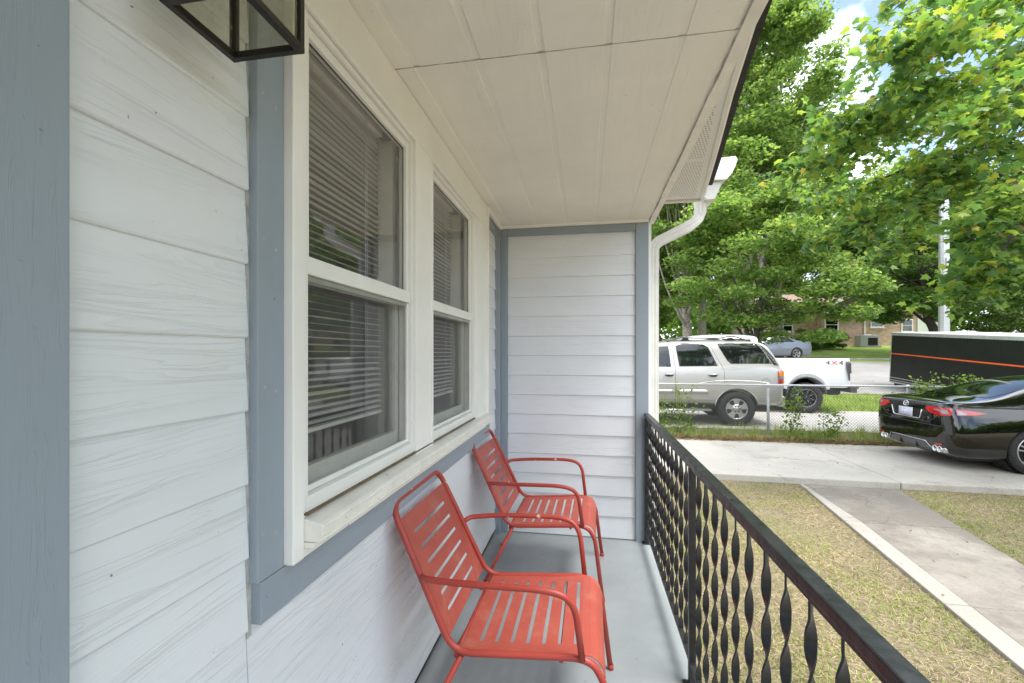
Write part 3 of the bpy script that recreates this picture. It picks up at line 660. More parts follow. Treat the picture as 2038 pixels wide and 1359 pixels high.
# ---------------------------------------------------------------- wall lantern
lt = thing('wall_lantern', 'dark bronze box lantern with glass sides hanging above the siding', 'lantern', (-.552, .617, 1.9))
hw = .064
def lbar(a, b_, r, name='frame_bar'):
    m_ = MB(); a, b_ = Vector(a), Vector(b_); x0, x1 = sorted((a.x, b_.x)); y0, y1 = sorted((a.y, b_.y)); z0, z1 = sorted((a.z, b_.z))
    m_.box(x0 - r, x1 + r, y0 - r, y1 + r, z0 - (r if z0 == z1 else 0), z1 + (r if z0 == z1 else 0)); return m_.obj(name, 'bronze', lt, .0012)
for sx in (-1, 1):
    lbar((sx * hw, -hw, .006), (sx * hw, hw, .006), .006); lbar((sx * hw, -hw, .30), (sx * hw, hw, .30), .006)
    for sy in (-1, 1): lbar((sx * hw, sy * hw, .012), (sx * hw, sy * hw, .294), .0058)
for sy in (-1, 1):
    lbar((-hw + .0065, sy * hw, .006), (hw - .0065, sy * hw, .006), .0058); lbar((-hw + .0065, sy * hw, .30), (hw - .0065, sy * hw, .30), .0058)
for q in range(4):
    m_ = MB(); m_.add([(-hw + .007, 0, .013), (hw - .007, 0, .013), (hw - .007, 0, .293), (-hw + .007, 0, .293)], [(0, 1, 2, 3)]); g_ = m_.obj('pane', 'lantern_glass', lt)
    g_.rotation_euler = (0, 0, q * math.pi / 2); g_.location = (hw * math.sin(-q * math.pi / 2), hw * math.cos(q * math.pi / 2), 0)
m_ = MB(); m_.prism([(-.085, .307), (.085, .307), (.02, .37), (-.02, .37)], lambda x, z: (x, -.085, z), lambda x, z: (x, .085, z)); m_.obj('cap', 'bronze', lt, .003)
m_ = MB(); m_.box(-.148, -.138, -.05, .05, .18, .40); m_.obj('wall_plate', 'bronze', lt, .003)
m_ = MB(); m_.tube(fillet([(-.14, 0, .30), (-.10, 0, .42), (0, 0, .42), (0, 0, .36)], .04), .008); m_.obj('bracket', 'bronze', lt)
m_ = MB(); m_.lathe([(.29, .014), (.24, .014), (.24, .02), (.19, .028), (.15, .018), (.135, .0001)], 16, 'z'); m_.obj('bulb', 'lens_clear', lt)

# ---------------------------------------------------------------- the two red chairs
def chair(loc, rz, label):
    t_ = thing('patio_chair', label, 'chair', loc, rz, 'red metal chairs on the porch')
    def ob(n, m_, mat='chair_red'): return m_.obj(n, mat, t_)
    # side tubes joined over the top of the back: legs, seat rails and back in one bend
    W = .262
    def side(s): return [(.300, s * .280, .0), (.258, s * W, .33), (.215, s * W, .408), (-.245, s * W, .372), (-.478, s * .240, .848)]
    left = side(1); right = side(-1)
    m_ = MB(); m_.tube(fillet(left + right[::-1], [.03, .075, .07, .07, .07, .07, .075, .03], 7), .0115, 12); ob('frame', m_)
    for s in (-1, 1):
        m_ = MB(); m_.tube([(-.215, s * .262, .365), (-.40, s * .285, .0)], .0105, 10); ob('rear_leg', m_)
        m_ = MB(); m_.lathe([(-.002, .0001), (-.002, .0135), (.02, .0135), (.02, .0001)], 12, 'z', (.2995, s * .280, .002)); ob('foot_cap', m_)
        m_ = MB(); m_.lathe([(-.002, .0001), (-.002, .0128), (.02, .0128), (.02, .0001)], 12, 'z', (-.398, s * .285, .002)); ob('foot_cap', m_)
        arm = fillet([(-.359, s * .253, .612), (-.335, s * .285, .622), (-.20, s * .310, .632), (.10, s * .312, .640), (.165, s * .300, .60), (.188, s * .272, .405)], [.02, .1, .1, .06, .05], 6)
        m_ = MB(); m_.tube(arm, .0108, 12); ob('armrest', m_)
    m_ = MB(); m_.tube([(-.232, -.262, .362), (-.232, .262, .362)], .0095, 10); ob('crossbar', m_)
    m_ = MB(); m_.tube([(.12, -.258, .384), (.12, .258, .384)], .007, 8); ob('crossbar', m_)
    # pierced sheets: stations along the profile, slots across
    def sheet_(name, prof, slots, Wf, Lf_, mat='chair_sheet'):
        cum = [0]
        for a, c_ in zip(prof, prof[1:]): cum.append(cum[-1] + math.dist(a, c_))
        def P(s, y):
            i = 0
            while i < len(prof) - 2 and s > cum[i + 1]: i += 1
            t = (s - cum[i]) / (cum[i + 1] - cum[i]); t = min(max(t, 0), 1)
            return (prof[i][0] + t * (prof[i + 1][0] - prof[i][0]), y, prof[i][1] + t * (prof[i + 1][1] - prof[i][1]))
        tot = cum[-1]; st = sorted(set([0, tot] + [c_ for c_ in cum] + [e for s_ in slots for e in s_]))
        st = [x for x in st if not any(a + 1e-6 < x < b2 - 1e-6 for a, b2 in slots)]
        m_ = MB()
        for a, b2 in zip(st, st[1:]):
            W0, W1 = Wf(a / tot), Wf(b2 / tot)
            sl_ = any(abs(a - s0) < 1e-6 and abs(b2 - s1) < 1e-6 for s0, s1 in slots)
            if not sl_: m_.add([P(a, -W0), P(a, W0), P(b2, W1), P(b2, -W1)], [(0, 1, 2, 3)], True)
            else:
                L = Lf_(a / tot); h_ = (b2 - a)
                for s in (-1, 1):
                    arc = [(a + h_ / 2 - h_ / 2 * math.cos(math.pi * k / 6), L - h_ / 2 + h_ / 2 * math.sin(math.pi * k / 6)) for k in range(7)]
                    poly = [P(a, s * W0)] + [P(q, s * y) for q, y in arc] + [P(b2, s * W1)]
                    m_.add(poly, [tuple(range(len(poly)))], True)
        o = m_.obj(name, mat, t_); sd_ = o.modifiers.new('s', 'SOLIDIFY'); sd_.thickness = .0025
        bm = bmesh.new(); bm.from_mesh(o.data); bmesh.ops.remove_doubles(bm, verts=bm.verts, dist=1e-5); bm.normal_update()
        bmesh.ops.reverse_faces(bm, faces=[f for f in bm.faces if f.normal.x + f.normal.z < 0]); bm.to_mesh(o.data); bm.free()
        for q in o.data.polygons: q.use_smooth = False
        return o
    seatp = [(-.222, .378), (-.10, .386), (.06, .398), (.185, .412), (.215, .410), (.238, .398), (.252, .378), (.262, .345)]
    s0 = .055; slots = [(s0 + k * .0545, s0 + k * .0545 + .0135) for k in range(7)]
    sheet_('seat', seatp, slots, lambda u: .256, lambda u: .205)
    d = Vector((-.470 + .252, 0, .845 - .385)).normalized(); pr = []
    for k in range(5): pr.append((-.262 + d.x * (.012 + k * .1075), .392 + d.z * (.012 + k * .1075)))
    sl2 = [(.052 + k * .060, .052 + k * .060 + .0135) for k in range(6)]
    sheet_('backrest', pr, sl2, lambda u: .255 - .017 * u, lambda u: .165)
    return t_
chair((-.200, 1.682, 0), R(-.5), 'red metal slatted armchair nearest the door, with chipped paint')
chair((-.205, 2.775, 0), R(-1.5), 'red metal slatted armchair in the far corner by the end wall')

# ---------------------------------------------------------------- the wrought iron railing
rl = thing('porch_railing', 'black wrought iron porch railing with twisted balusters', 'railing', (.43, 0, 0))
def rb(name, x0, x1, y0, y1, z0, z1, bv=.002):
    m_ = MB(); m_.box(x0, x1, y0, y1, z0, z1); return m_.obj(name, 'iron_black', rl, bv)
rb('top_rail', -.019, .019, -1.2, 3.312, .922, .947, .004)
rb('top_rail_channel', -.0105, .0105, -1.2, 3.31, .905, .9215, .0015)
rb('bottom_rail', -.011, .011, -1.2, 3.305, .092, .108)
for y in (3.305, 1.915, .28, -1.1):
    rb('post', -.0135, .0135, y - .0135, y + .0135, .0, .906); rb('base_plate', -.032, .032, y - .03, y + .03, .0, .006)
tw = MB(); n = 110; vs = []
for i in range(n + 1):
    z = .108 + (.905 - .108) * i / n; zz = (z - .108) / (.905 - .108)
    a = math.pi * (min(max(z, .13), .865) - .13) / .118
    c1, s1 = math.cos(a + .35), math.sin(a + .35)
    for p, q in ((-.0110, -.0022), (.0110, -.0022), (.0110, .0022), (-.0110, .0022)): vs.append((p * c1 - q * s1, p * s1 + q * c1, z))
tw.add(vs, [(i * 4 + k, i * 4 + (k + 1) % 4, i * 4 + 4 + (k + 1) % 4, i * 4 + 4 + k) for i in range(n) for k in range(4)], True)
twm = tw.mesh('baluster'); twm.set_sharp_from_angle(angle=R(50)); twm.materials.append(MATS['iron_black'])
ysb = [1.915 - .1085 * k for k in range(1, 15) if abs(1.915 - .1085 * k - .28) > .05] + [1.915 + .1085 * k for k in range(1, 13)] + [.28 - .11 * k for k in range(1, 12)]
for y in ysb:
    o = bpy.data.objects.new('baluster', twm); COL.objects.link(o); o.parent = rl; o.location = (0, y + random.uniform(-.003, .003), 0); o.rotation_euler = (0, 0, random.uniform(-.25, .25))

# ================================================================ VEHICLES
def loft(stations, name='body'):
    """stations: list of (a, [(y,z)...]) half sections from the bottom centre up to the roof centre"""
    vs = []; K = None
    for a, hp in stations:
        ring = [(a, y, z) for y, z in hp] + [(a, -y, z) for y, z in hp[-2:0:-1]]; K = len(ring); vs += ring
    n = len(stations)
    fs = [(i * K + k, i * K + (k + 1) % K, (i + 1) * K + (k + 1) % K, (i + 1) * K + k) for i in range(n - 1) for k in range(K)]
    fs += [tuple(range(K))[::-1], tuple(range((n - 1) * K, n * K))]
    me = bpy.data.meshes.new(name); me.from_pydata(vs, [], fs)
    bm = bmesh.new(); bm.from_mesh(me); bmesh.ops.recalc_face_normals(bm, faces=bm.faces); bm.to_mesh(me); bm.free()
    return me
def bake(o):
    dg = bpy.context.evaluated_depsgraph_get(); dg.update(); me = bpy.data.meshes.new_from_object(o.evaluated_get(dg)); old = o.data
    o.modifiers.clear(); o.data = me; return me
def make_body(name, stations, mat, parent, cuts=(), lev=2, boxes=()):
    o = link(name, loft(stations), mat, parent); sb = o.modifiers.new('s', 'SUBSURF'); sb.levels = lev; sb.render_levels = lev
    bpy.context.view_layer.update(); me = bake(o)
    bm = bmesh.new(); bm.from_mesh(me); bvh = BVHTree.FromBMesh(bm); bm.free()
    mw = o.matrix_world.copy(); tmp = []
    for kind, c in [('c', q) for q in cuts] + [('b', q) for q in boxes]:
        cb_ = MB()
        if kind == 'c': cb_.lathe([(c[3], .0001), (c[3], c[2]), (c[4], c[2]), (c[4], .0001)], 40, 'y', (c[0], 0, c[1]))
        else: cb_.box(*c)
        co = cb_.obj('cutter', mat, parent); tmp.append(co)
        bo = o.modifiers.new('b', 'BOOLEAN'); bo.operation = 'DIFFERENCE'; bo.object = co; bo.solver = 'EXACT'
    if tmp:
        bpy.context.view_layer.update(); me = bake(o)
        for co in tmp: bpy.data.objects.remove(co)
    for p in o.data.polygons: p.use_smooth = True
    o.data.set_sharp_from_angle(angle=R(38))
    return o, bvh
def patch(bvh, outline, axis, sgn, name, mat, parent, off=.004, step=.07, thick=0, inset=None):
    """a panel laid on the body: outline in the two other axes, projected along axis"""
    me = bpy.data.meshes.new(name); bm = bmesh.new(); ax = 'xyz'.index(axis); oth = [i for i in range(3) if i != ax]
    def mk(p, h=0):
        q = [0, 0, 0]; q[oth[0]] = p[0]; q[oth[1]] = p[1]; q[ax] = h; return Vector(q)
    bm.faces.new([bm.verts.new(mk(p)) for p in outline])
    for k, ai in enumerate(oth):
        lo, hi = min(p[k] for p in outline), max(p[k] for p in outline); n = int((hi - lo) / step)
        for i in range(1, n + 1):
            co = Vector((0, 0, 0)); co[ai] = lo + (hi - lo) * i / (n + 1); no = Vector((0, 0, 0)); no[ai] = 1
            bmesh.ops.bisect_plane(bm, geom=bm.verts[:] + bm.edges[:] + bm.faces[:], plane_co=co, plane_no=no)
    d = Vector((0, 0, 0)); d[ax] = -sgn; dead = []
    for v in bm.verts:
        s = v.co.copy(); s[ax] = sgn * 6 + (2.5 if ax == 0 else 0)
        hit = bvh.ray_cast(s, d)
        if hit[0] is None: hit = bvh.find_nearest(v.co)
        nn = hit[1] if hit[1].dot(-d) > 0 else -hit[1]
        v.co = hit[0] + nn * off
    bmesh.ops.recalc_face_normals(bm, faces=bm.faces)
    f0 = bm.faces[:]; 
    if f0 and f0[0].normal.dot(-d) < 0: bmesh.ops.reverse_faces(bm, faces=f0)
    bm.to_mesh(me); bm.free()
    for p in me.polygons: p.use_smooth = True
    o = link(name, me, mat, parent)
    if thick: sm = o.modifiers.new('s', 'SOLIDIFY'); sm.thickness = thick; sm.offset = 1
    return o
def seam(bvh, pts, axis, sgn, parent, w_=.006, mat='gap_dark', name='seam', off=.002):
    out = []; ax = 'xyz'.index(axis); oth = [i for i in range(3) if i != ax]; P3 = []
    for a, b_ in zip(pts, pts[1:]):
        n = max(1, int(math.dist(a, b_) / .06))
        for i in range(n + (b_ is pts[-1])):
            t = i / n; q = [0, 0, 0]; q[oth[0]] = a[0] + (b_[0] - a[0]) * t; q[oth[1]] = a[1] + (b_[1] - a[1]) * t; q[ax] = sgn * 6 + (2.5 if ax == 0 else 0)
            d = Vector((0, 0, 0)); d[ax] = -sgn; hit = bvh.ray_cast(Vector(q), d)
            if hit[0] is not None: P3.append(hit[0] + (hit[1] if hit[1].dot(-d) > 0 else -hit[1]) * (off - w_ * .5))
    m_ = MB(); m_.tube(P3, w_, 6); return m_.obj(name, mat, parent)
def make_wheel(parent, x, y, z, sgn, rt, wd, rr, style, tyre_mat='tyre'):
    """sgn: side the rim faces (+1 = +y)"""
    wh = bpy.data.objects.new('wheel', None); COL.objects.link(wh); wh.parent = parent; wh.location = (x, y, z)
    if sgn < 0: wh.rotation_euler = (0, 0, math.pi)
    h = wd / 2; m_ = MB()
    m_.lathe([(-h * .8, rr), (-h, rr + .02), (-h * 1.02, (rr + rt) / 2), (-h * .92, rt - .02), (-h * .7, rt), (h * .7, rt), (h * .92, rt - .02), (h * 1.02, (rr + rt) / 2), (h, rr + .02), (h * .8, rr)], 48); m_.obj('tyre', tyre_mat, wh)
    tr = MB(); nb = 52
    for k in range(nb):                                                            # tread blocks
        t = 2 * math.pi * k / nb
        for s_, o_ in ((.45, 0), (-.45, .5), (.0, .25)):
            a = t + o_ * 2 * math.pi / nb; c1, s1 = math.cos(a), math.sin(a); dt = .028
            q = [(c1 * (rt - .01) - s1 * e * rt * dt, f * h * .26 + s_ * h * 1.25, s1 * (rt - .01) + c1 * e * rt * dt) for e, f in ((-1, -1), (1, -1), (1, 1), (-1, 1))]
            q2 = [(p[0] * (rt + .008) / (rt - .01), p[1], p[2] * (rt + .008) / (rt - .01)) for p in q]
            tr.add(q + q2, [(4, 5, 6, 7), (0, 1, 5, 4), (1, 2, 6, 5), (2, 3, 7, 6), (3, 0, 4, 7)])
    tr.obj('tread', tyre_mat, wh, kind='stuff')
    mat = {'suv': 'rim_silver', 'truck': 'rim_dark', 'sedan': 'rim_silver'}[style]
    m_ = MB(); m_.lathe([(h * .80, rr + .004), (h * .92, rr), (h * .90, rr - .012), (h * .35, rr - .02), (-h * .7, rr - .025)], 40); m_.obj('rim', mat, wh)
    m_ = MB(); m_.lathe([(h * .1, .0001), (h * .1, rr - .02)], 32); m_.obj('brake_disc', 'rim_dark' if style != 'suv' else 'grey_plastic', wh)
    if style == 'suv':
        m_ = MB()
        for k in range(5):                                                         # five broad spokes
            t = math.pi / 2 + 2 * math.pi * k / 5; c1, s1 = math.cos(t), math.sin(t); pr = [(.05, -.062), (.05, .062), (rr * .62, .050), (rr - .006, .098), (rr - .006, -.098), (rr * .62, -.050)]
            m_.prism(pr, lambda r_, q: (r_ * c1 - q * s1, h * .70, r_ * s1 + q * c1), lambda r_, q: (r_ * c1 - q * s1, h * .82, r_ * s1 + q * c1))
        m_.obj('spoke', mat, wh, .006)
        m_ = MB(); m_.lathe([(h * .75, .11), (h * .86, .105), (h * .88, .0001)], 24); m_.obj('hub', mat, wh)
        for k in range(6):
            t = 2 * math.pi * k / 6; m_ = MB(); m_.lathe([(h * .85, .014), (h * .90, .013), (h * .90, .0001)], 10, 'y', (math.cos(t) * .065, 0, math.sin(t) * .065)); m_.obj('wheel_nut', 'rim_dark', wh)
    elif style == 'truck':
        for k in range(8):
            t = 2 * math.pi * k / 8 + .2; c1, s1 = math.cos(t), math.sin(t)
            for dq, mm in ((-.018, mat), (.018, mat)):
                m_ = MB(); m_.prism([(.05, dq - .010), (.05, dq + .010), (rr - .004, dq * 2.1 + .013), (rr - .004, dq * 2.1 - .013)], lambda r_, q: (r_ * c1 - q * s1, h * .45 + r_ * .12, r_ * s1 + q * c1), lambda r_, q: (r_ * c1 - q * s1, h * .62 + r_ * .12, r_ * s1 + q * c1))
                m_.obj('spoke', mm, wh, .004)
            m_ = MB(); m_.tube([(c1 * .06, h * .66, s1 * .06), (c1 * (rr - .01), h * .86, s1 * (rr - .01))], .004, 6); m_.obj('spoke_edge', 'chrome_soft', wh)
        m_ = MB(); m_.lathe([(h * .5, .07), (h * .85, .06), (h * .9, .0001)], 20); m_.obj('hub', mat, wh)
        m_ = MB(); m_.lathe([(h * .93, rr - .002), (h * .96, rr - .006), (h * .93, rr - .012)], 40); m_.obj('rim_lip', 'chrome_soft', wh)
    else:
        for k in range(5):
            for dd in (-.17, .17):
                t = 2 * math.pi * k / 5 + .3 + dd; c1, s1 = math.cos(t), math.sin(t); m_ = MB()
                m_.prism([(.03, -.011), (.03, .011), (rr - .004, .009), (rr - .004, -.009)], lambda r_, q: (r_ * c1 - q * s1, h * .60 + r_ * .1, r_ * s1 + q * c1), lambda r_, q: (r_ * c1 - q * s1, h * .76 + r_ * .1, r_ * s1 + q * c1)); m_.obj('spoke', mat, wh, .003)
        m_ = MB(); m_.lathe([(h * .6, .045), (h * .82, .042), (h * .85, .0001)], 20); m_.obj('hub', 'rim_dark', wh)
    return wh
def text(body, size, name, mat, parent, loc, rot, ext=.002, align='CENTER'):
    cu = bpy.data.curves.new(name, 'FONT'); cu.body = body; cu.size = size; cu.extrude = ext; cu.align_x = align; cu.align_y = 'CENTER'; cu.resolution_u = 3
    o = bpy.data.objects.new(name, cu); COL.objects.link(o); bpy.context.view_layer.update()
    me = bpy.data.meshes.new_from_object(o.evaluated_get(bpy.context.evaluated_depsgraph_get())); bpy.data.objects.remove(o); me.materials.clear()
    o = link(name, me, mat, parent); o.location = loc; o.rotation_euler = rot; return o
def torus(m_, c, ru, rv, r, u, v, seg=28):
    c, u, v = Vector(c), Vector(u), Vector(v); pts = [c + u * (ru * math.cos(2 * math.pi * k / seg)) + v * (rv * math.sin(2 * math.pi * k / seg)) for k in range(seg + 1)]
    m_.tube(pts, r, 6, caps=False)

# ---------------------------------------------------------------- black sedan
def sedan(t_, paint='black_paint', detail=True):
    def S(a, zb, wl, wm, zm, wb, zbelt, wr, zr, zc, sh=.03):
        return (a, [(0, zb), (wl * .75, zb), (wl, zb + .02), (wm - .01, zb + .16), (wm, zm), (wb + .02, zbelt - .05), (wb - .015, zbelt + sh * .3), ((wb * .55 + wr * .45), zbelt * .5 + zr * .5 + .01), (wr, zr), (wr * .62, zr * .3 + zc * .7 + .002), (0, zc)])
    st = [S(.0, .44, .56, .62, .60, .60, .90, .55, .955, .975), S(.015, .40, .66, .72, .60, .68, .93, .62, .985, 1.005),
          S(.05, .24, .78, .84, .60, .76, .97, .68, 1.02, 1.045), S(.16, .19, .84, .90, .60, .815, .985, .715, 1.045, 1.07), S(.36, .17, .855, .915, .62, .83, .99, .73, 1.05, 1.085),
          S(.62, .17, .86, .92, .64, .84, .99, .73, 1.075, 1.11), S(.95, .17, .86, .92, .64, .85, .985, .69, 1.15, 1.185), S(1.25, .17, .86, .92, .64, .855, .975, .65, 1.25, 1.29),
          S(1.6, .17, .86, .92, .64, .86, .965, .62, 1.345, 1.39), S(2.0, .17, .86, .92, .63, .86, .95, .60, 1.395, 1.44), S(2.3, .17, .86, .92, .63, .86, .95, .60, 1.40, 1.45), S(2.6, .17, .86, .92, .62, .86, .94, .60, 1.36, 1.42),
          S(3.05, .17, .86, .92, .62, .85, .93, .62, 1.20, 1.26), S(3.5, .17, .86, .915, .62, .83, .92, .70, 1.0, 1.03), S(3.9, .17, .86, .91, .62, .82, .86, .68, .93, .97),
          S(4.4, .18, .84, .90, .58, .78, .76, .62, .84, .89), S(4.72, .2, .76, .82, .52, .68, .66, .5, .74, .78), S(4.88, .28, .5, .6, .48, .5, .6, .38, .64, .67)]
    body, bvh = make_body('body', st, paint, t_, [(1.10, .335, .375, -1.2, -.62), (1.10, .335, .375, .62, 1.2), (3.93, .335, .375, -1.2, -.62), (3.93, .335, .375, .62, 1.2)])
    for x in (1.10, 3.93):
        for s in (-1, 1):
            make_wheel(t_, x, s * .79, .335, s, .335, .22, .235, 'sedan')
            m_ = MB(); m_.lathe([(-.30, .0001), (-.30, .37), (.02, .37)], 28, 'y', (x, s * .80 if s > 0 else -.80 + .28, .335)) if s > 0 else m_.lathe([(.02, .37), (.30, .37), (.30, .0001)], 28, 'y', (x, -.84, .335)); m_.obj('wheel_well', 'rubber', t_)
    rw = [(.66, -.62), (.60, 0), (.66, .62), (1.50, .54), (1.64, 0), (1.50, -.54)]
    patch(bvh, rw, 'z', 1, 'rear_window', 'dark_glass', t_, .004, .09)
    for s in (-1, 1):
        patch(bvh, [(1.13, 1.02), (1.55, 1.27), (1.9, 1.345), (2.03, 1.345), (2.03, 1.015)], 'y', s, 'side_window', 'dark_glass', t_, .004)
        patch(bvh, [(2.09, 1.015), (2.09, 1.345), (2.5, 1.33), (2.9, 1.20), (3.22, 1.0)], 'y', s, 'side_window', 'dark_glass', t_, .004)
        if not detail: continue
        seam(bvh, [(1.52, .97), (1.48, .80), (1.40, .70), (1.48, .5), (1.62, .30), (2.05, .28), (2.05, .95)], 'y', s, t_, .003)
        seam(bvh, [(2.05, .28), (3.1, .28), (3.18, .6), (3.16, .9)], 'y', s, t_, .003)
        seam(bvh, [(1.10, 1.01), (2.0, .99), (3.2, .965)], 'y', s, t_, .005, 'black_trim', 'belt_trim')
        m_ = MB(); q = bvh.ray_cast(Vector((1.62, s * 3, .86)), Vector((0, -s, 0)))[0]; m_.tube([(1.53, q.y, .86), (1.56, q.y + s * .03, .862), (1.70, q.y + s * .03, .865), (1.73, q.y, .865)], .011, 8); m_.obj('door_handle', paint, t_)
        # mirror
        m_ = MB(); m_.lathe([(-.09, .03), (-.06, .075), (.06, .075), (.09, .03)], 14, 'y', (3.05, s * .98, 1.02)); m_.obj('mirror', paint, t_, .01)
    if not detail:
        for s in (-1, 1): patch(bvh, [(s * .45, .78), (s * .45, .90), (s * .66, .90), (s * .66, .80)], 'x', -1, 'tail_light', 'lens_red', t_, .004)
        return body, bvh
    # tail lights: a red band on the boot lid, a wedge wrapping round onto the wing
    for s in (-1, 1):
        f = lambda pts: [(s * y, z) for y, z in pts]
        tl = patch(bvh, f([(.40, .915), (.46, .955), (.79, .945), (.80, .84), (.64, .825), (.50, .855)]), 'x', -1, 'tail_light', 'lens_red', t_, .006, .03)
        q = patch(bvh, f([(.58, .925), (.76, .915), (.785, .862), (.715, .862), (.67, .895), (.60, .905)]), 'x', -1, 'lens', 'lens_clear', t_, .012, .03); q.parent = tl
        q = patch(bvh, f([(.43, .912), (.50, .900), (.58, .882), (.68, .858), (.66, .838), (.51, .862)]), 'x', -1, 'lens', 'lens_orange' if False else 'lens_red', t_, .014, .03); q.parent = tl
        wl_ = patch(bvh, [(.13, .94), (.22, .93), (.36, .91), (.50, .885), (.34, .858), (.13, .842)], 'y', s, 'tail_light', 'lens_red', t_, .006, .03)
        q = patch(bvh, [(.135, .918), (.17, .915), (.25, .872), (.23, .856), (.135, .852)], 'y', s, 'lens', 'lens_clear', t_, .012, .03); q.parent = wl_
        patch(bvh, f([(.58, .36), (.70, .37), (.70, .395), (.58, .385)]), 'x', -1, 'reflector', 'lens_red', t_, .006, .03)
        m_ = MB(); m_.prism([(-.015, .235), (.22, .235), (.24, .30), (.18, .345), (.02, .345), (-.03, .30)], lambda y, z: (.045, s * (.50 + y * 1.1), z + .02), lambda y, z: (.16, s * (.50 + y * 1.1), z + .02)); m_.obj('exhaust_surround', 'chrome_soft', t_, .012)
        for yy in (.555, .645):
            m_ = MB(); m_.lathe([(.20, .030), (.035, .036), (.022, .046), (.03, .048), (.20, .046)], 22, 'x', (0, s * yy, .300)); m_.obj('exhaust_tip', 'chrome', t_)
            m_ = MB(); m_.lathe([(.06, .0001), (.055, .034)], 16, 'x', (0, s * yy, .300)); m_.obj('exhaust_bore', 'gap_dark', t_)
    # boot lid pressing, chrome frame round the plate, plate, lettering and badge
    seam(bvh, [(-.66, .93), (-.63, .80), (-.46, .70), (.46, .70), (.63, .80), (.66, .93)], 'x', -1, t_, .004, 'gap_dark', 'boot_lid_seam')
    patch(bvh, [(-.31, .885), (-.27, .745), (.27, .745), (.31, .885)], 'x', -1, 'plate_recess', 'black_trim', t_, .004, .04)
    seam(bvh, [(-.345, .88), (-.30, .74), (-.26, .728), (.26, .728), (.30, .74), (.345, .88)], 'x', -1, t_, .011, 'chrome_soft', 'chrome_strip', .012)
    pl = patch(bvh, [(-.155, .752), (.155, .752), (.155, .88), (-.155, .88)], 'x', -1, 'number_plate', 'plate_tint', t_, .018, .08, .004)
    seam(bvh, [(-.158, .749), (.158, .749), (.158, .883), (-.158, .883), (-.158, .749)], 'x', -1, t_, .004, 'chrome', 'plate_frame', .02)
    seam(bvh, [(-.62, 1.0), (0, 1.015), (.62, 1.0)], 'x', -1, t_, .010, paint, 'spoiler_lip', .0)
    hx = bvh.ray_cast(Vector((-2, 0, .945)), Vector((1, 0, 0)))[0].x - .012
    m_ = MB(); torus(m_, (hx, 0, .945), .062, .042, .0055, (0, 1, 0), (0, 0, 1)); torus(m_, (hx, 0, .952), .024, .034, .0048, (0, 1, 0), (0, 0, 1)); torus(m_, (hx, 0, .965), .046, .017, .0048, (0, 1, 0), (0, 0, 1)); m_.obj('badge', 'chrome', t_)
    hx2 = bvh.ray_cast(Vector((-2, -.5, .77)), Vector((1, 0, 0)))[0].x - .004
    text('SE', .045, 'lettering', 'chrome', t_, (hx2, -.47, .765), (R(90), 0, R(-90)))
    text('CAMRY', .030, 'lettering', 'chrome', t_, (hx2 + .004, .47, .765), (R(90), 0, R(-90)))
    # bumper: crease, lower grey insert with a chrome line
    seam(bvh, [(-.72, .66), (0, .655), (.72, .66)], 'x', -1, t_, .006, 'black_trim', 'bumper_crease', .002)
    patch(bvh, [(-.46, .27), (-.38, .37), (.38, .37), (.46, .27)], 'x', -1, 'diffuser', 'grey_plastic', t_, .006, .05)
    seam(bvh, [(-.50, .265), (-.40, .385), (.40, .385), (.50, .265)], 'x', -1, t_, .007, 'chrome_soft', 'diffuser_trim', .010)
    for y in (-.18, .18):
        m_ = MB(); m_.box(.02, .12, y - .012, y + .012, .25, .34); m_.obj('diffuser_fin', 'black_trim', t_, .004)
    z = bvh.ray_cast(Vector((1.93, 0, 3)), Vector((0, 0, -1)))[0].z
    m_ = MB(); m_.prism([(1.84, z - .012), (2.02, z - .005), (1.98, z + .006), (1.885, z + .066), (1.86, z + .062)], lambda x, q: (x, -.018, q), lambda x, q: (x, .018, q)); m_.obj('roof_antenna', 'black_paint', t_, .006)
    m_ = MB(); m_.box(.3, 4.6, -.70, .70, .15, .22); m_.obj('underbody', 'rubber', t_)
    return body, bvh
t_ = thing('sedan', 'black sedan with red tail lights parked on the driveway slab', 'car', (5.36, 8.46, -.40), R(.6))
sedan(t_)

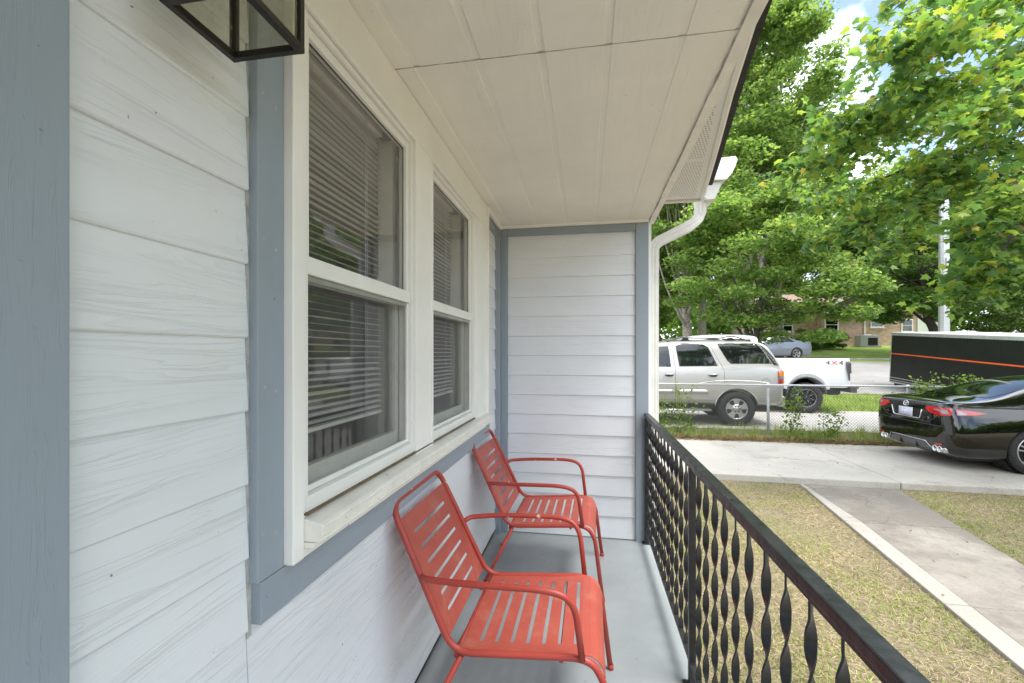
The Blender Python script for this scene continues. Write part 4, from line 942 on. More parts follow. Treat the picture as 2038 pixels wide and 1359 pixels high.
# ---------------------------------------------------------------- silver suv (its front points left)
def suv(t_):
    def S(a, zb, wl, wm, zm, wb, zbelt, wr, zr, zc):
        return (a, [(0, zb), (wl * .8, zb), (wl, zb + .04), (wm - .02, zb + .2), (wm, zm), (wb, zbelt - .03), (wb - .035, zbelt + .02), ((wb + wr) / 2 - .01, (zbelt + zr) / 2), (wr, zr - .03), (wr - .09, zr + .01), (wr * .5, zc), (0, zc + .005)])
    st = [S(.0, .52, .80, .86, .85, .86, 1.2, .78, 1.28, 1.30), S(.04, .48, .90, .94, .85, .93, 1.3, .85, 1.40, 1.42), S(.12, .47, .95, .98, .86, .965, 1.37, .87, 1.52, 1.54), S(.22, .46, .965, 1.0, .86, .975, 1.38, .85, 1.70, 1.73),
          S(.34, .46, .97, 1.005, .86, .98, 1.38, .82, 1.87, 1.90), S(.46, .46, .97, 1.005, .86, .98, 1.38, .80, 1.925, 1.965), S(.7, .46, .97, 1.005, .86, .98, 1.38, .79, 1.94, 1.985), S(1.2, .46, .97, 1.005, .86, .98, 1.375, .785, 1.945, 1.995), S(2.0, .46, .97, 1.005, .86, .98, 1.36, .78, 1.945, 2.0),
          S(2.7, .46, .97, 1.005, .86, .975, 1.35, .78, 1.93, 1.98), S(3.15, .46, .97, 1.0, .86, .97, 1.34, .77, 1.85, 1.90), S(3.5, .46, .97, 1.0, .86, .965, 1.33, .78, 1.55, 1.60), S(3.72, .46, .96, .99, .86, .95, 1.25, .80, 1.32, 1.36),
          S(4.2, .46, .95, .98, .85, .93, 1.16, .78, 1.23, 1.28), S(4.8, .46, .93, .96, .8, .88, 1.08, .74, 1.14, 1.18), S(5.02, .5, .85, .9, .75, .82, .98, .68, 1.03, 1.06), S(5.08, .55, .7, .78, .72, .72, .9, .58, .95, .97)]
    W0 = 1.03
    body, bvh = make_body('body', st, 'silver_paint', t_, [(W0, .40, .47, -1.3, -.66), (W0, .40, .47, .66, 1.3), (W0 + 2.946, .40, .47, -1.3, -.66), (W0 + 2.946, .40, .47, .66, 1.3)])
    for x in (W0, W0 + 2.946):
        for s in (-1, 1): make_wheel(t_, x, s * .87, .395, s, .395, .26, .235, 'suv')
    m_ = MB(); m_.box(.25, 4.8, -.74, .74, .36, .60); m_.obj('underbody', 'rubber', t_)
    L = lambda pts: [(W0 + a, z) for a, z in pts]
    for s in (1, -1):
        patch(bvh, L([(.388, 1.905), (-.45, 1.903), (-.529, 1.836), (-.759, 1.435), (.117, 1.430), (.185, 1.50)]), 'y', s, 'rear_side_window', 'dark_glass', t_, .005, .09)
        f = patch(bvh, L([(1.315, 1.875), (1.25, 1.91), (.68, 1.895), (.575, 1.81), (.405, 1.378), (1.25, 1.362)]), 'y', s, 'window_trim', 'black_trim', t_, .003, .09)
        patch(bvh, L([(1.295, 1.855), (1.226, 1.885), (.689, 1.872), (.600, 1.80), (.435, 1.395), (1.235, 1.380)]), 'y', s, 'rear_door_window', 'dark_glass', t_, .008, .09)
        patch(bvh, L([(2.34, 1.36), (2.30, 1.60), (2.0, 1.83), (1.471, 1.845), (1.435, 1.355)]), 'y', s, 'front_door_window', 'dark_glass', t_, .006, .09)
        lv = patch(bvh, L([(-.470, 1.915), (-.565, 1.885), (-.80, 1.578), (-.90, 1.395), (-.79, 1.405), (-.56, 1.83)]), 'y', s, 'corner_pillar_cover', 'black_trim', t_, .005, .06)
        for k in range(13):
            u = k / 12; a = -.50 - .36 * u; z = 1.885 - .46 * u; q = bvh.ray_cast(Vector((W0 + a, s * 4, z)), Vector((0, -s, 0)))[0]
            if q is None: continue
            m_ = MB(); m_.box(-.032, .032, -.006, .006, -.006, .006); o = m_.obj('louver', 'chrome_soft', t_); o.location = (W0 + a + .0, q.y + s * .010, z); o.rotation_euler = (0, R(-14), 0); o.parent = lv; 
        seam(bvh, L([(.59, 1.93), (.50, 1.78), (.31, 1.36), (.27, 1.25), (.265, .98)]), 'y', s, t_, .004)
        seam(bvh, L([(1.40, 1.93), (1.345, 1.35), (1.345, .48)]), 'y', s, t_, .004); seam(bvh, L([(2.42, 1.35), (2.45, .9), (2.40, .48)]), 'y', s, t_, .004)
        seam(bvh, L([(.46, .86), (.6, .55), (.62, .49), (2.4, .49)]), 'y', s, t_, .003)
        patch(bvh, L([(1.31, .735), (1.31, .825), (.64, .825), (.60, .735)]), 'y', s, 'door_moulding', 'silver_paint', t_, .014, .1, .006); patch(bvh, L([(2.38, .735), (2.38, .825), (1.38, .825), (1.38, .735)]), 'y', s, 'door_moulding', 'silver_paint', t_, .014, .1, .006)
        for ax_ in (.515, 1.48):
            q = bvh.ray_cast(Vector((W0 + ax_, s * 4, 1.165)), Vector((0, -s, 0)))[0]
            m_ = MB(); m_.lathe([(0, .001), (.008, .05), (.010, .05), (.010, .0001)], 20, 'y', (0, 0, 0)); o = m_.obj('handle_recess', 'grey_plastic', t_); o.scale = (2.1, s, .85); o.location = (W0 + ax_, q.y - s * .004, 1.165)
            m_ = MB(); m_.tube([(W0 + ax_ - .095, q.y + s * .01, 1.17), (W0 + ax_ - .05, q.y + s * .035, 1.185), (W0 + ax_ + .05, q.y + s * .035, 1.185), (W0 + ax_ + .095, q.y + s * .01, 1.17)], .017, 8); m_.obj('door_handle', 'silver_paint', t_)
        m_ = MB(); tb = [(W0 + 1.50, s * .74, 1.955), (W0 + 1.20, s * .75, 2.045), (W0 + 1.05, s * .75, 2.05), (W0 + .95, s * .75, 2.035), (W0 + .3, s * .75, 2.035), (W0 + .15, s * .75, 2.06), (W0 - .05, s * .75, 2.055), (W0 - .32, s * .74, 1.965)]
        m_.tube(curve_pts(tb, 5), .017, 8); m_.obj('roof_rail', 'grey_plastic', t_)
        for a in (1.08, .08):
            m_ = MB(); m_.prism([(-.12, 0), (.12, 0), (.05, .075), (-.05, .075)], lambda x, z: (W0 + a + x, s * .75 - .02, 1.965 + z), lambda x, z: (W0 + a + x, s * .75 + .02, 1.965 + z)); m_.obj('rail_foot', 'black_trim', t_, .006)
        tl = patch(bvh, L([(-.875, 1.27), (-.995, 1.27), (-.995, .985), (-.875, .985)]), 'y', s, 'tail_light', 'lens_red', t_, .012, .04, .01)
        q = patch(bvh, L([(-.880, 1.265), (-.99, 1.265), (-.99, 1.155), (-.880, 1.155)]), 'y', s, 'lens', 'lens_orange', t_, .026, .04); q.parent = tl
        q = patch(bvh, L([(-.880, 1.150), (-.99, 1.150), (-.99, 1.085), (-.880, 1.085)]), 'y', s, 'lens', 'lens_clear', t_, .026, .04); q.parent = tl
        fuel = [(-.61 + .085 * math.cos(k * math.pi / 8), 1.015 + .085 * math.sin(k * math.pi / 8)) for k in range(17)]
        if s > 0: seam(bvh, L(fuel), 'y', s, t_, .003, name='fuel_flap_seam')
        seam(bvh, L([(.86, .97), (.45, 1.03), (.1, 1.045), (-.4, 1.03), (-.75, .985)]), 'y', s, t_, .012, 'silver_paint', 'wing_crease', .002)
        m_ = MB(); m_.box(W0 + .55, W0 + 2.42, s * .97 - .07, s * .97 + .07, .335, .385); m_.obj('running_board', 'grey_plastic', t_, .015)
        m_ = MB(); m_.tube([(W0 + .56, s * 1.045, .355), (W0 + 2.42, s * 1.045, .355)], .016, 8); m_.obj('step_edge', 'chrome_soft', t_)
        m_ = MB()                                                                  # wheel arch lips
        for x in (W0, W0 + 2.946):
            pts = [(x + .474 * math.cos(R(g)), s * .985, .40 + .474 * math.sin(R(g))) for g in range(8, 173, 8)]; m_.tube(pts, .014, 6)
        m_.obj('wheel_arch_lip', 'silver_paint', t_)
    for y in (-.45, .0, .45):                                                      # seats glimpsed through the glass sit inside
        pass
    m_ = MB(); m_.box(-.03, .14, -.93, .93, .46, .70); m_.obj('rear_bumper', 'silver_paint', t_, .05)
    m_ = MB(); m_.box(W0 - .9, W0 - .2, -.5, .5, .28, .36); m_.obj('exhaust_box', 'twig_brown', t_, .03)
    m_ = MB(); m_.tube([(W0, -.8, .40), (W0, .8, .40)], .05, 10); m_.obj('axle', 'rubber', t_)
    patch(bvh, [(-.72, 1.42), (.72, 1.42), (.66, 1.82), (-.66, 1.82)], 'x', -1, 'rear_window', 'dark_glass', t_, .005, .09)
t_ = thing('suv', 'silver grey sport utility vehicle with roof rails beyond the wire fence', 'suv', (3.39 + 1.03, 10.73 + 1.0, -.28), R(180))
suv(t_)

# ---------------------------------------------------------------- white pickup
def pickup(t_):
    W0 = 1.13
    def S(a, zb, wl, wm, zm, wt, zt, zc):
        return (a, [(0, zb), (wl * .8, zb), (wl, zb + .03), (wm, zb + .18), (wm, zm), (wt, zt - .05), (wt - .02, zt), (wt * .6, zc), (0, zc)])
    st = [S(.0, .70, .90, .96, 1.2, .95, 1.545, 1.53), S(.02, .69, .95, .99, 1.2, .97, 1.55, 1.535), S(.1, .69, .97, 1.005, 1.2, .98, 1.55, 1.535), S(.6, .69, .98, 1.01, 1.2, .985, 1.55, 1.535), S(1.2, .69, .98, 1.01, 1.2, .985, 1.55, 1.535), S(1.9, .69, .98, 1.01, 1.2, .985, 1.55, 1.535), S(2.24, .69, .98, 1.01, 1.2, .985, 1.55, 1.535), S(2.26, .69, .98, 1.01, 1.2, .985, 1.55, 1.535)]
    body, bvh = make_body('bed', st, 'white_paint', t_, [(W0, .50, .50, -1.3, -.6), (W0, .50, .50, .6, 1.3)])
    def C(a, zb, wl, wm, zm, wb, zbelt, wr, zr, zc):
        return (a, [(0, zb), (wl * .8, zb), (wl, zb + .03), (wm, zb + .18), (wm, zm), (wb, zbelt - .03), (wb - .03, zbelt + .02), ((wb + wr) / 2, (zbelt + zr) / 2), (wr, zr - .03), (wr - .1, zr + .01), (wr * .5, zc), (0, zc)])
    ct = [C(2.29, .69, .95, .98, 1.2, .96, 1.55, .80, 2.10, 2.15), C(2.32, .66, .98, 1.01, 1.2, .985, 1.55, .82, 2.15, 2.20), C(2.5, .64, .98, 1.01, 1.2, .985, 1.55, .82, 2.17, 2.235), C(3.2, .62, .98, 1.01, 1.2, .985, 1.54, .82, 2.19, 2.255), C(4.0, .62, .98, 1.01, 1.2, .985, 1.52, .81, 2.17, 2.23), C(4.45, .62, .98, 1.01, 1.2, .98, 1.51, .80, 2.06, 2.12), C(4.95, .62, .98, 1.01, 1.2, .97, 1.48, .84, 1.60, 1.66),
          C(5.1, .62, .98, 1.01, 1.2, .97, 1.44, .86, 1.50, 1.55), C(5.7, .62, .97, 1.0, 1.15, .95, 1.40, .85, 1.45, 1.50), C(6.1, .64, .95, .98, 1.1, .92, 1.34, .8, 1.39, 1.42), C(6.2, .7, .85, .9, 1.0, .85, 1.2, .7, 1.25, 1.27)]
    cab_, cbv = make_body('cab', ct, 'white_paint', t_, [(W0 + 4.06, .50, .50, -1.3, -.6), (W0 + 4.06, .50, .50, .6, 1.3)])
    for x in (W0, W0 + 4.06):
        for s in (-1, 1): make_wheel(t_, x, s * .88, .425, s, .425, .30, .255, 'truck')
    m_ = MB(); m_.box(.0, 5.9, -.48, .48, .50, .72); m_.obj('chassis', 'rubber', t_, .02)
    m_ = MB(); m_.tube([(W0, -.8, .43), (W0, .8, .43)], .06, 10); m_.obj('axle', 'rubber', t_)
    m_ = MB(); m_.box(-.20, .02, -.98, .98, .70, .76); m_.box(-.19, -.02, -.92, .92, .58, .699); m_.obj('rear_bumper', 'grey_plastic', t_, .02)
    m_ = MB(); m_.box(-.16, .10, -.05, .05, .44, .575); m_.obj('tow_hitch', 'rubber', t_, .01)
    m_ = MB(); m_.box(.05, 2.2, -.93, .93, 1.536, 1.556); m_.obj('bed_cover', 'black_trim', t_, .006)
    L = lambda pts: [(W0 + a, z) for a, z in pts]
    for s in (1, -1):
        patch(bvh, L([(-.985, 1.45), (-1.125, 1.45), (-1.125, .92), (-1.06, .92), (-1.0, 1.22)]), 'y', s, 'tail_light', 'grey_plastic', t_, .02, .06, .012)
        q = patch(bvh, L([(-1.04, 1.40), (-1.10, 1.40), (-1.10, 1.12), (-1.05, 1.12)]), 'y', s, 'tail_light', 'decal_dark', t_, .036, .06)
        m_ = MB()
        pts = [(W0 + .56 * math.cos(R(g)), s * 1.0, .56 + .56 * math.sin(R(g))) for g in range(12, 169, 6)]; m_.tube(pts, .05, 8); o = m_.obj('wheel_arch_flare', 'white_paint', t_)
        pts = [(W0 + .505 * math.cos(R(g)), s * 1.012, .50 + .505 * math.sin(R(g))) for g in range(4, 177, 6)]; m_ = MB(); m_.tube(pts, .022, 6); m_.obj('wheel_arch_lip', 'grey_plastic', t_)
        m_ = MB(); m_.lathe([(0, .50), (.0, .0001)], 32, 'y', (W0, s * .60, .52)); m_.obj('wheel_well', 'rubber', t_)
        patch(cbv, [(2.50, 1.58), (2.52, 2.08), (3.30, 2.10), (3.30, 1.57)], 'y', s, 'rear_door_window', 'dark_glass', t_, .006, .1)
        patch(cbv, [(3.38, 1.57), (3.38, 2.10), (4.15, 2.05), (4.62, 1.60)], 'y', s, 'front_door_window', 'dark_glass', t_, .006, .1)
        seam(cbv, [(3.34, 2.12), (3.34, .70)], 'y', s, t_, .004)
        seam(bvh, L([(-1.12, 1.50), (1.1, 1.50)]), 'y', s, t_, .006, 'gutter_white', 'bed_rail_crease', .002)
        hy = bvh.ray_cast(Vector((W0 - .7, s * 4, 1.40)), Vector((0, -s, 0)))[0].y
        if s > 0:
            for ch, dx, mt in (('4', .165, 'decal_dark'), ('X', 0, 'decal_red'), ('4', -.165, 'decal_dark')):
                o = text(ch, .16, 'lettering', mt, t_, (W0 - .71 + dx, hy + .006, 1.405), (R(90), 0, R(180)), .001); o.scale = (1.55, 1, 1)
    m_ = MB(); m_.lathe([(0, .011), (.2, .010)], 8, 'z', (0, 0, 0)); 
    patch(bvh, [(-.85, .80), (.85, .80), (.85, 1.50), (-.85, 1.50)], 'x', -1, 'tailgate', 'white_paint', t_, .006, .1, .01)
t_ = thing('pickup_truck', 'white four by four pickup with black wheels behind the silver vehicle', 'pickup truck', (6.04 + 1.13, 13.42 + 1.0, -.28), R(180))
pickup(t_)
# ---------------------------------------------------------------- far parked car
t_ = thing('parked_car', 'pale blue grey car parked far away behind the tree trunk', 'car', (13.05, 29.5, T(0, 30) + .06), R(196))
sedan(t_, 'blue_car_paint', False)

# ---------------------------------------------------------------- enclosed trailer
def trailer():
    X0, YF, Ln, H = 12.25, 20.3, 8.4, 2.02
    t_ = thing('cargo_trailer', 'black enclosed cargo trailer with an orange stripe beside the street', 'trailer', (X0, YF, .22)); t_.rotation_euler = (R(4.0), 0, 0)
    def bx_(n, x0, x1, y0, y1, z0, z1, mat, bv=.004):
        m_ = MB(); m_.box(x0, x1, y0, y1, z0, z1); return m_.obj(n, mat, t_, bv)
    ys = np.linspace(-Ln, 0, 8)
    for a, b_ in zip(ys, ys[1:]):
        bx_('side_panel', 0, .03, a + .003, b_ - .003, .02, H - .06, 'trailer_black', .003)
    bx_('side_panel', 2.37, 2.40, -Ln, 0, .02, H - .06, 'trailer_black')
    bx_('rear_panel', .031, 2.369, -.03, -.001, .02, H - .06, 'trailer_black'); bx_('front_panel', .031, 2.369, -Ln, -Ln + .03, .02, H - .06, 'trailer_black')
    bx_('corner_trim', -.006, .05, -.02, .02, 0, H, 'aluminium', .003)
    bx_('roof', -.012, 2.412, -Ln - .01, .01, H - .02, H + .03, 'trailer_roof', .02); bx_('roof_rail', -.012, .04, -Ln - .01, .009, H - .10, H - .021, 'steel_dull', .006)
    bx_('stripe', -.004, -.0005, -Ln, -.02, H * .56 + .03, H * .56 + .075, 'orange_stripe', 0)
    for z in (.20, .10): bx_('lower_stripe', -.0045, -.0005, -Ln, -.02, z, z + .028, 'steel_dull', 0)
    bx_('lower_skirt', -.006, -.0006, -Ln, -.02, .0, .06, 'steel_dull', 0)
    bx_('chassis', .1, 2.3, -Ln + .1, -.1, -.14, -.001, 'rubber', .01)
    for y in (-3.6, -4.5):
        for x, s in ((.12, 1), (2.28, 1)):
            m_ = MB(); m_.lathe([(-.1, .16), (-.11, .30), (-.08, .34), (.08, .34), (.11, .30), (.1, .16), (.06, .0001)], 28, 'x', (x, y, -.10)); m_.obj('wheel', 'tyre', t_)
    for y in (-.12, -2.8, -5.6):
        bx_('marker_light', -.014, -.0062, y - .05, y - .01, H - .085, H - .055, 'lens_orange', .002)
    m_ = MB()
    for k in range(70):
        y = -Ln * k / 70 - .05
        for z in (.035, H - .115): m_.box(-.004, .0, y - .006, y + .006, z - .006, z + .006)
    m_.obj('rivet', 'steel_dull', t_, kind='stuff')
    for y in (-2.0, -5.6):
        m_ = MB(); m_.box(.9, 1.3, y - .2, y + .2, H + .031, H + .10); m_.obj('roof_vent', 'white_trim', t_, .03)
trailer()

# ================================================================ FENCE, POLE, FAR HOUSE
def fence():
    t_ = thing('chain_link_fence', 'low galvanised chain link fence between the two driveways', 'fence', (0, 10.013, 0))
    gz = -.36; X0, X1 = -1.4, 14.2; H = 1.08
    for x in (-1.4, 1.18, 3.786, 6.39, 9.0, 11.6, 14.2):
        m_ = MB(); m_.tube([(x, .03, gz - .1), (x, .03, gz + H + .012)], .027, 12); po = m_.obj('post', 'galvanised', t_)
        m_ = MB(); m_.lathe([(gz + H - .02, .031), (gz + H + .02, .031), (gz + H + .035, .018), (gz + H + .04, .0001)], 12, 'z', (x, .03, 0)); o = m_.obj('post_cap', 'galvanised', t_); o.parent = po
        for zz in (.25, .62, .95):
            m_ = MB(); torus(m_, (x, .03, gz + zz), .0285, .034, .0022, (1, 0, 0), (0, 1, 0), 12); o = m_.obj('tie_wire', 'galvanised', t_); o.parent = po
    for a, b_ in ((-1.4, 3.0), (3.0, 8.9), (8.9, 14.2)):
        m_ = MB(); m_.tube([(a, 0, gz + H), (b_ - .004, 0, gz + H + random.uniform(-.004, .004))], .0185, 12); m_.obj('top_rail', 'galvanised', t_)
    m_ = MB(); p = .060; nz = int((H - .04) / (p / 2)); r = .0032                  # woven wires: each a zigzag
    k = 0; x = X0
    while x < X1:
        pts = []
        for j in range(nz + 1):
            z = gz + .03 + j * p / 2; pts.append((x + (p / 2 if (j + k) % 2 else 0), (.002 if j % 2 else -.002), z))
        vs = []; 
        for q in pts: vs += [(q[0] - r, q[1] - r, q[2]), (q[0] + r, q[1] - r, q[2]), (q[0], q[1] + r, q[2])]
        m_.add(vs, [(3 * i + a, 3 * i + (a + 1) % 3, 3 * i + 3 + (a + 1) % 3, 3 * i + 3 + a) for i in range(nz) for a in range(3)])
        x += p / 2; k += 1
    m_.obj('wire_mesh', 'wire_grey', t_, kind='stuff')
fence()
m_ = MB(); m_.tube([(0, 0, 0), (0, 0, 3), (0, 0, 6.5), (0, 0, 9.5)], [.225, .21, .195, .18], 10, smooth=False)
up = m_.obj('utility_pole', 'galvanised'); up.location = (16.77, 24.0, T(0, 24) - .1); tag(up, 'thick pale grey steel pole rising behind the black trailer', 'pole')
m_ = MB(); m_.box(-.07, .07, -.26, -.20, 5.2, 5.6); m_.obj('junction_box', 'steel_dull', up, .01)

def far_house():
    gz = T(0, 38) - .15; YH = 38.0; t_ = thing('brick_house', 'tan brick bungalow with white trimmed windows beyond the street', 'house', (18.6, YH, gz))
    def B(n, x0, x1, y0, y1, z0, z1, mat, par=None, bv=0):
        m_ = MB(); m_.box(x0, x1, y0, y1, z0, z1); return m_.obj(n, mat, par or t_, bv)
    ez = 2.55 + .25
    B('wall', -3.8, -.35, .9, 9, 0, ez, 'brick'); B('wall', -.349, 4.6, 0, 9, 0, ez, 'brick'); B('wall', 4.601, 8.5, .5, 9, 0, ez, 'brick')
    B('trim_board', -4.2, -.36, .55, .9, ez - .12, ez + .02, 'white_trim'); B('trim_board', -.5, 4.9, -.35, 0, ez - .13, ez + .04, 'white_trim')
    # roofs: a long gable with a cross gable facing us
    m_ = MB(); m_.prism([(.3, ez), (5, ez + 1.9), (9.6, ez), (9.6, ez + .1), (5, ez + 2.05), (.3, ez + .12)], lambda y, z: (-4.4, y, z), lambda y, z: (9, y, z)); m_.obj('roof', 'roof_brown', t_)
    m_ = MB(); m_.prism([(-.75, ez - .02), (2.1, ez + 1.35), (5.05, ez - .02), (5.05, ez + .12), (2.1, ez + 1.5), (-.75, ez + .12)], lambda x, z: (x, -.4, z), lambda x, z: (x, 5, z)); m_.obj('roof', 'roof_brown', t_)
    m_ = MB(); m_.prism([(-.35, ez), (2.1, ez + 1.28), (4.6, ez)], lambda x, z: (x, .02, z), lambda x, z: (x, .3, z)); m_.obj('gable', 'roof_brown', t_)
    for x0, z0, x1, z1 in ((-.8, ez - .05, 2.1, ez + 1.42), (5.1, ez - .05, 2.1, ez + 1.42)):
        m_ = MB(); m_.prism([(x0, z0), (x1, z1), (x1, z1 + .16), (x0, z0 + .16)], lambda x, z: (x, -.46, z), lambda x, z: (x, -.405, z)); m_.obj('barge_board', 'white_trim', t_)
    def W(x0, x1, z0, z1, y):
        f = B('window', x0, x1, y - .06, y - .002, z0, z1, 'white_trim'); B('pane', x0 + .09, x1 - .09, y - .075, y - .061, z0 + .09, (z0 + z1) / 2 - .03, 'dark_glass', f); B('pane', x0 + .09, x1 - .09, y - .075, y - .061, (z0 + z1) / 2 + .03, z1 - .09, 'dark_glass', f)
        B('sill', x0 - .06, x1 + .06, y - .12, y - .0765, z0 - .07, z0 - .002, 'white_trim', f)
    W(-.2, .78, 1.28, 2.3, 0); W(3.0, 3.9, 1.55, 2.35, 0); W(-2.9, -2.1, 1.3, 2.3, .9); W(5.4, 6.2, 1.2, 2.2, .5)
    B('garage_door', 6.5, 8.2, .44, .498, .1, 2.3, 'white_trim')
    B('downpipe', 2.55, 2.63, -.08, -.002, 0, ez - .13, 'white_trim'); B('chimney', 2.9, 3.6, 4.6, 5.3, ez + 1.3, ez + 2.6, 'brick')
far_house()
ac = thing('air_conditioner', 'grey air conditioning unit beside the far brick wall', 'air conditioner', (20.9, 37.2, T(0, 37.25)))
m_ = MB(); m_.box(-.62, .62, -.4, .4, .06, .86); m_.obj('cabinet', 'ac_metal', ac, .03)
m_ = MB(); m_.lathe([(.861, .34), (.88, .34), (.90, .30), (.90, .0001)], 24, 'z'); m_.obj('fan_guard', 'steel_dull', ac)
m_ = MB()
for k in range(12): m_.box(-.10, .50, -.43, -.405, .12 + k * .045, .14 + k * .045)
m_.obj('louver_panel', 'rubber', ac, kind='stuff'); m_ = MB(); m_.box(-.12, .52, -.404, -.4005, .1, .66); m_.obj('coil', 'rubber', ac)
m_ = MB(); m_.box(-.7, .7, -.5, .5, -.1, .058); m_.obj('pad', 'concrete_edge', ac)

# ================================================================ TREES
QUAD = [(-.5, 0, 0), (0, -.32, .05), (.5, 0, 0), (0, .32, .05)]; QF = [(0, 1, 2, 3)]
def unit(n):
    v = RNG.normal(size=(n, 3)); return v / np.linalg.norm(v, axis=1)[:, None]
def crown_cloud(name, centres, radii, per, size, mat, parent, flat=.5, droop=.5):
    n = len(centres); idx = np.repeat(np.arange(n), per); N = len(idx)
    d = unit(N) * (RNG.uniform(0, 1, N) ** .45)[:, None]; d[:, 2] *= flat
    pos = centres[idx] + d * radii[idx][:, None]
    return cloud(name, pos, rots(RNG.uniform(0, 6.28, N), RNG.normal(0, droop, N), RNG.normal(0, droop, N)), RNG.uniform(size * .6, size * 1.4, N), QUAD, QF, mat, parent, kind='stuff')
def tree(label, base, trunk_h, trunk_r, crown, per, leaf, mat, bark='bark', lean=(0, 0), ncl=70, clr=(.7, 1.2), stems=1, flat=.5, group='trees across the street', cat='tree', name='tree', limbs=16):
    """crown: (cx, cy, cz, rx, ry, rz) relative to the base"""
    t_ = thing(name, label, cat, base, 0, group); cx, cy, cz, rx, ry, rz = crown
    d = unit(ncl) * (RNG.uniform(.12, 1, ncl) ** .42)[:, None]; cen = d * np.array([rx, ry, rz]) + np.array([cx, cy, cz]); rad = RNG.uniform(clr[0], clr[1], ncl)
    cen = cen[cen[:, 2] > cz - rz * .97]; rad = rad[:len(cen)]
    crown_cloud('crown', cen, rad, per, leaf, mat, t_, flat, .55)
    rr = random.Random(int(base[0] * 100)); top = Vector((cx + lean[0], cy + lean[1], cz + rz * .45))
    for s in range(stems):
        off = Vector((rr.uniform(-1, 1) * trunk_r * 2.2 * (stems > 1), rr.uniform(-1, 1) * trunk_r * 1.5 * (stems > 1), 0))
        tp = top + Vector((rr.uniform(-1, 1), rr.uniform(-1, 1), 0)) * (rx * .35 if stems > 1 else .15)
        path = [off, off * 1.1 + Vector((lean[0] * .1, 0, trunk_h * .4)), off * 1.2 + (tp - off) * .35 + Vector((rr.uniform(-.2, .2), 0, 0)), tp * .7, tp]
        path[1].z = trunk_h * .5; path[2].z = trunk_h; path[3].z = trunk_h + (top.z - trunk_h) * .5
        cp = curve_pts(path, 6); n = len(cp); m_ = MB(); m_.tube(cp, [trunk_r * (1.25 if i == 0 else 1) * (1 - .88 * (i / (n - 1)) ** .9) for i in range(n)], 10); m_.obj('trunk', bark, t_)
        lb = MB()
        for k in range(limbs // stems):
            c_ = Vector(cen[rr.randrange(len(cen))]); i0 = rr.randrange(int(n * .35), n - 2); a = cp[i0]; r0 = trunk_r * (1 - .88 * (i0 / (n - 1)) ** .9) * .45
            mid = a.lerp(c_, .5) + Vector((rr.uniform(-.3, .3), rr.uniform(-.3, .3), -.05 * (c_ - a).length)); pp = curve_pts([a, mid, c_], 5)
            lb.tube(pp, [max(.012, r0 * (1 - .85 * i / (len(pp) - 1))) for i in range(len(pp))], 6)
        lb.obj('limbs', bark, t_, kind='stuff')
    return t_
g_ = lambda x, y: (x, y, T(x, y) - .05)
# the low bushy tree behind the pickup
tree('low spreading bright green tree whose crown hangs over the white pickup', g_(7.01, 20), 2.0, .20, (.6, 0, 5.0, 4.4, 3.2, 3.9), 440, .17, 'leaf_mid', 'bark_dark', ncl=80, clr=(.8, 1.25), flat=.33, limbs=18)
# tall trees left of it, behind the silver vehicle
tree('tall tree with thick dark trunk rising behind the silver vehicle', g_(5.4, 25), 3.2, .36, (.0, .4, 9.0, 3.6, 4.2, 5.4), 420, .19, 'leaf_mid', 'bark', ncl=90, clr=(.8, 1.3), limbs=26)
tree('slender dark tree just left of the thick trunked tree', g_(4.3, 27), 3.0, .20, (-.4, 1, 8.0, 3.0, 3.5, 5.6), 380, .19, 'leaf_bright', 'bark_dark', ncl=70, clr=(.8, 1.2), limbs=20, lean=(-.6, 0))
tree('tall twin trunked pale barked tree above the low bushy tree', g_(9.6, 28), 7.0, .30, (.6, 0, 15.0, 4.0, 4.2, 7.6), 430, .21, 'leaf_mid', 'bark', ncl=130, clr=(.9, 1.4), stems=2, limbs=30)
tree('very tall light green tree reaching up beside the porch roof edge', g_(8.6, 35), 6.0, .35, (.6, 0, 16, 5.2, 4.6, 12.0), 430, .25, 'leaf_bright', 'bark', ncl=130, clr=(1.1, 1.7), limbs=24)
tree('tall tree with sparse top under the patch of blue sky', g_(14.3, 36), 6.0, .32, (0, 0, 12.5, 4.2, 4.2, 7.5), 400, .24, 'leaf_mid', 'bark', ncl=90, clr=(1.0, 1.6), limbs=24)
tree('dark tree standing behind the steel pole and trailer', g_(21.2, 31), 3.0, .35, (-1.0, 0, 6.8, 5.6, 4.2, 4.8), 460, .22, 'leaf_dark', 'bark_dark', ncl=100, clr=(.9, 1.5), limbs=24, flat=.4)
tree('dark green tree right of the steel pole', g_(25.5, 27), 3.0, .3, (0, 0, 6.6, 4.4, 3.8, 4.8), 400, .21, 'leaf_dark', 'bark_dark', ncl=80, clr=(.9, 1.4), limbs=18)
tree('soft pale green tree low behind the trailer roof', g_(31.5, 38), 1.4, .2, (0, 0, 3.4, 5.5, 3.2, 3.0), 420, .17, 'leaf_pale', 'bark', ncl=80, clr=(.9, 1.3), limbs=14)
tree('broad tree shading the brick house roof', g_(15.5, 48), 3.5, .35, (.5, 0, 9.5, 6.5, 4.0, 5.2), 380, .26, 'leaf_mid', 'bark_dark', ncl=90, clr=(1.2, 1.8), limbs=18)
tree('bright green tree at the far right behind the houses', g_(29, 46), 4.0, .35, (0, 0, 10.5, 6.5, 4.5, 6.5), 380, .28, 'leaf_bright', 'bark_dark', ncl=90, clr=(1.3, 1.9), limbs=14)
tree('yellow green young tree in the gap by the corner board', g_(3.3, 33), 2.0, .16, (0, 0, 5.5, 3.2, 3.0, 4.6), 380, .22, 'leaf_bright', 'bark', ncl=70, clr=(.8, 1.3), limbs=12)
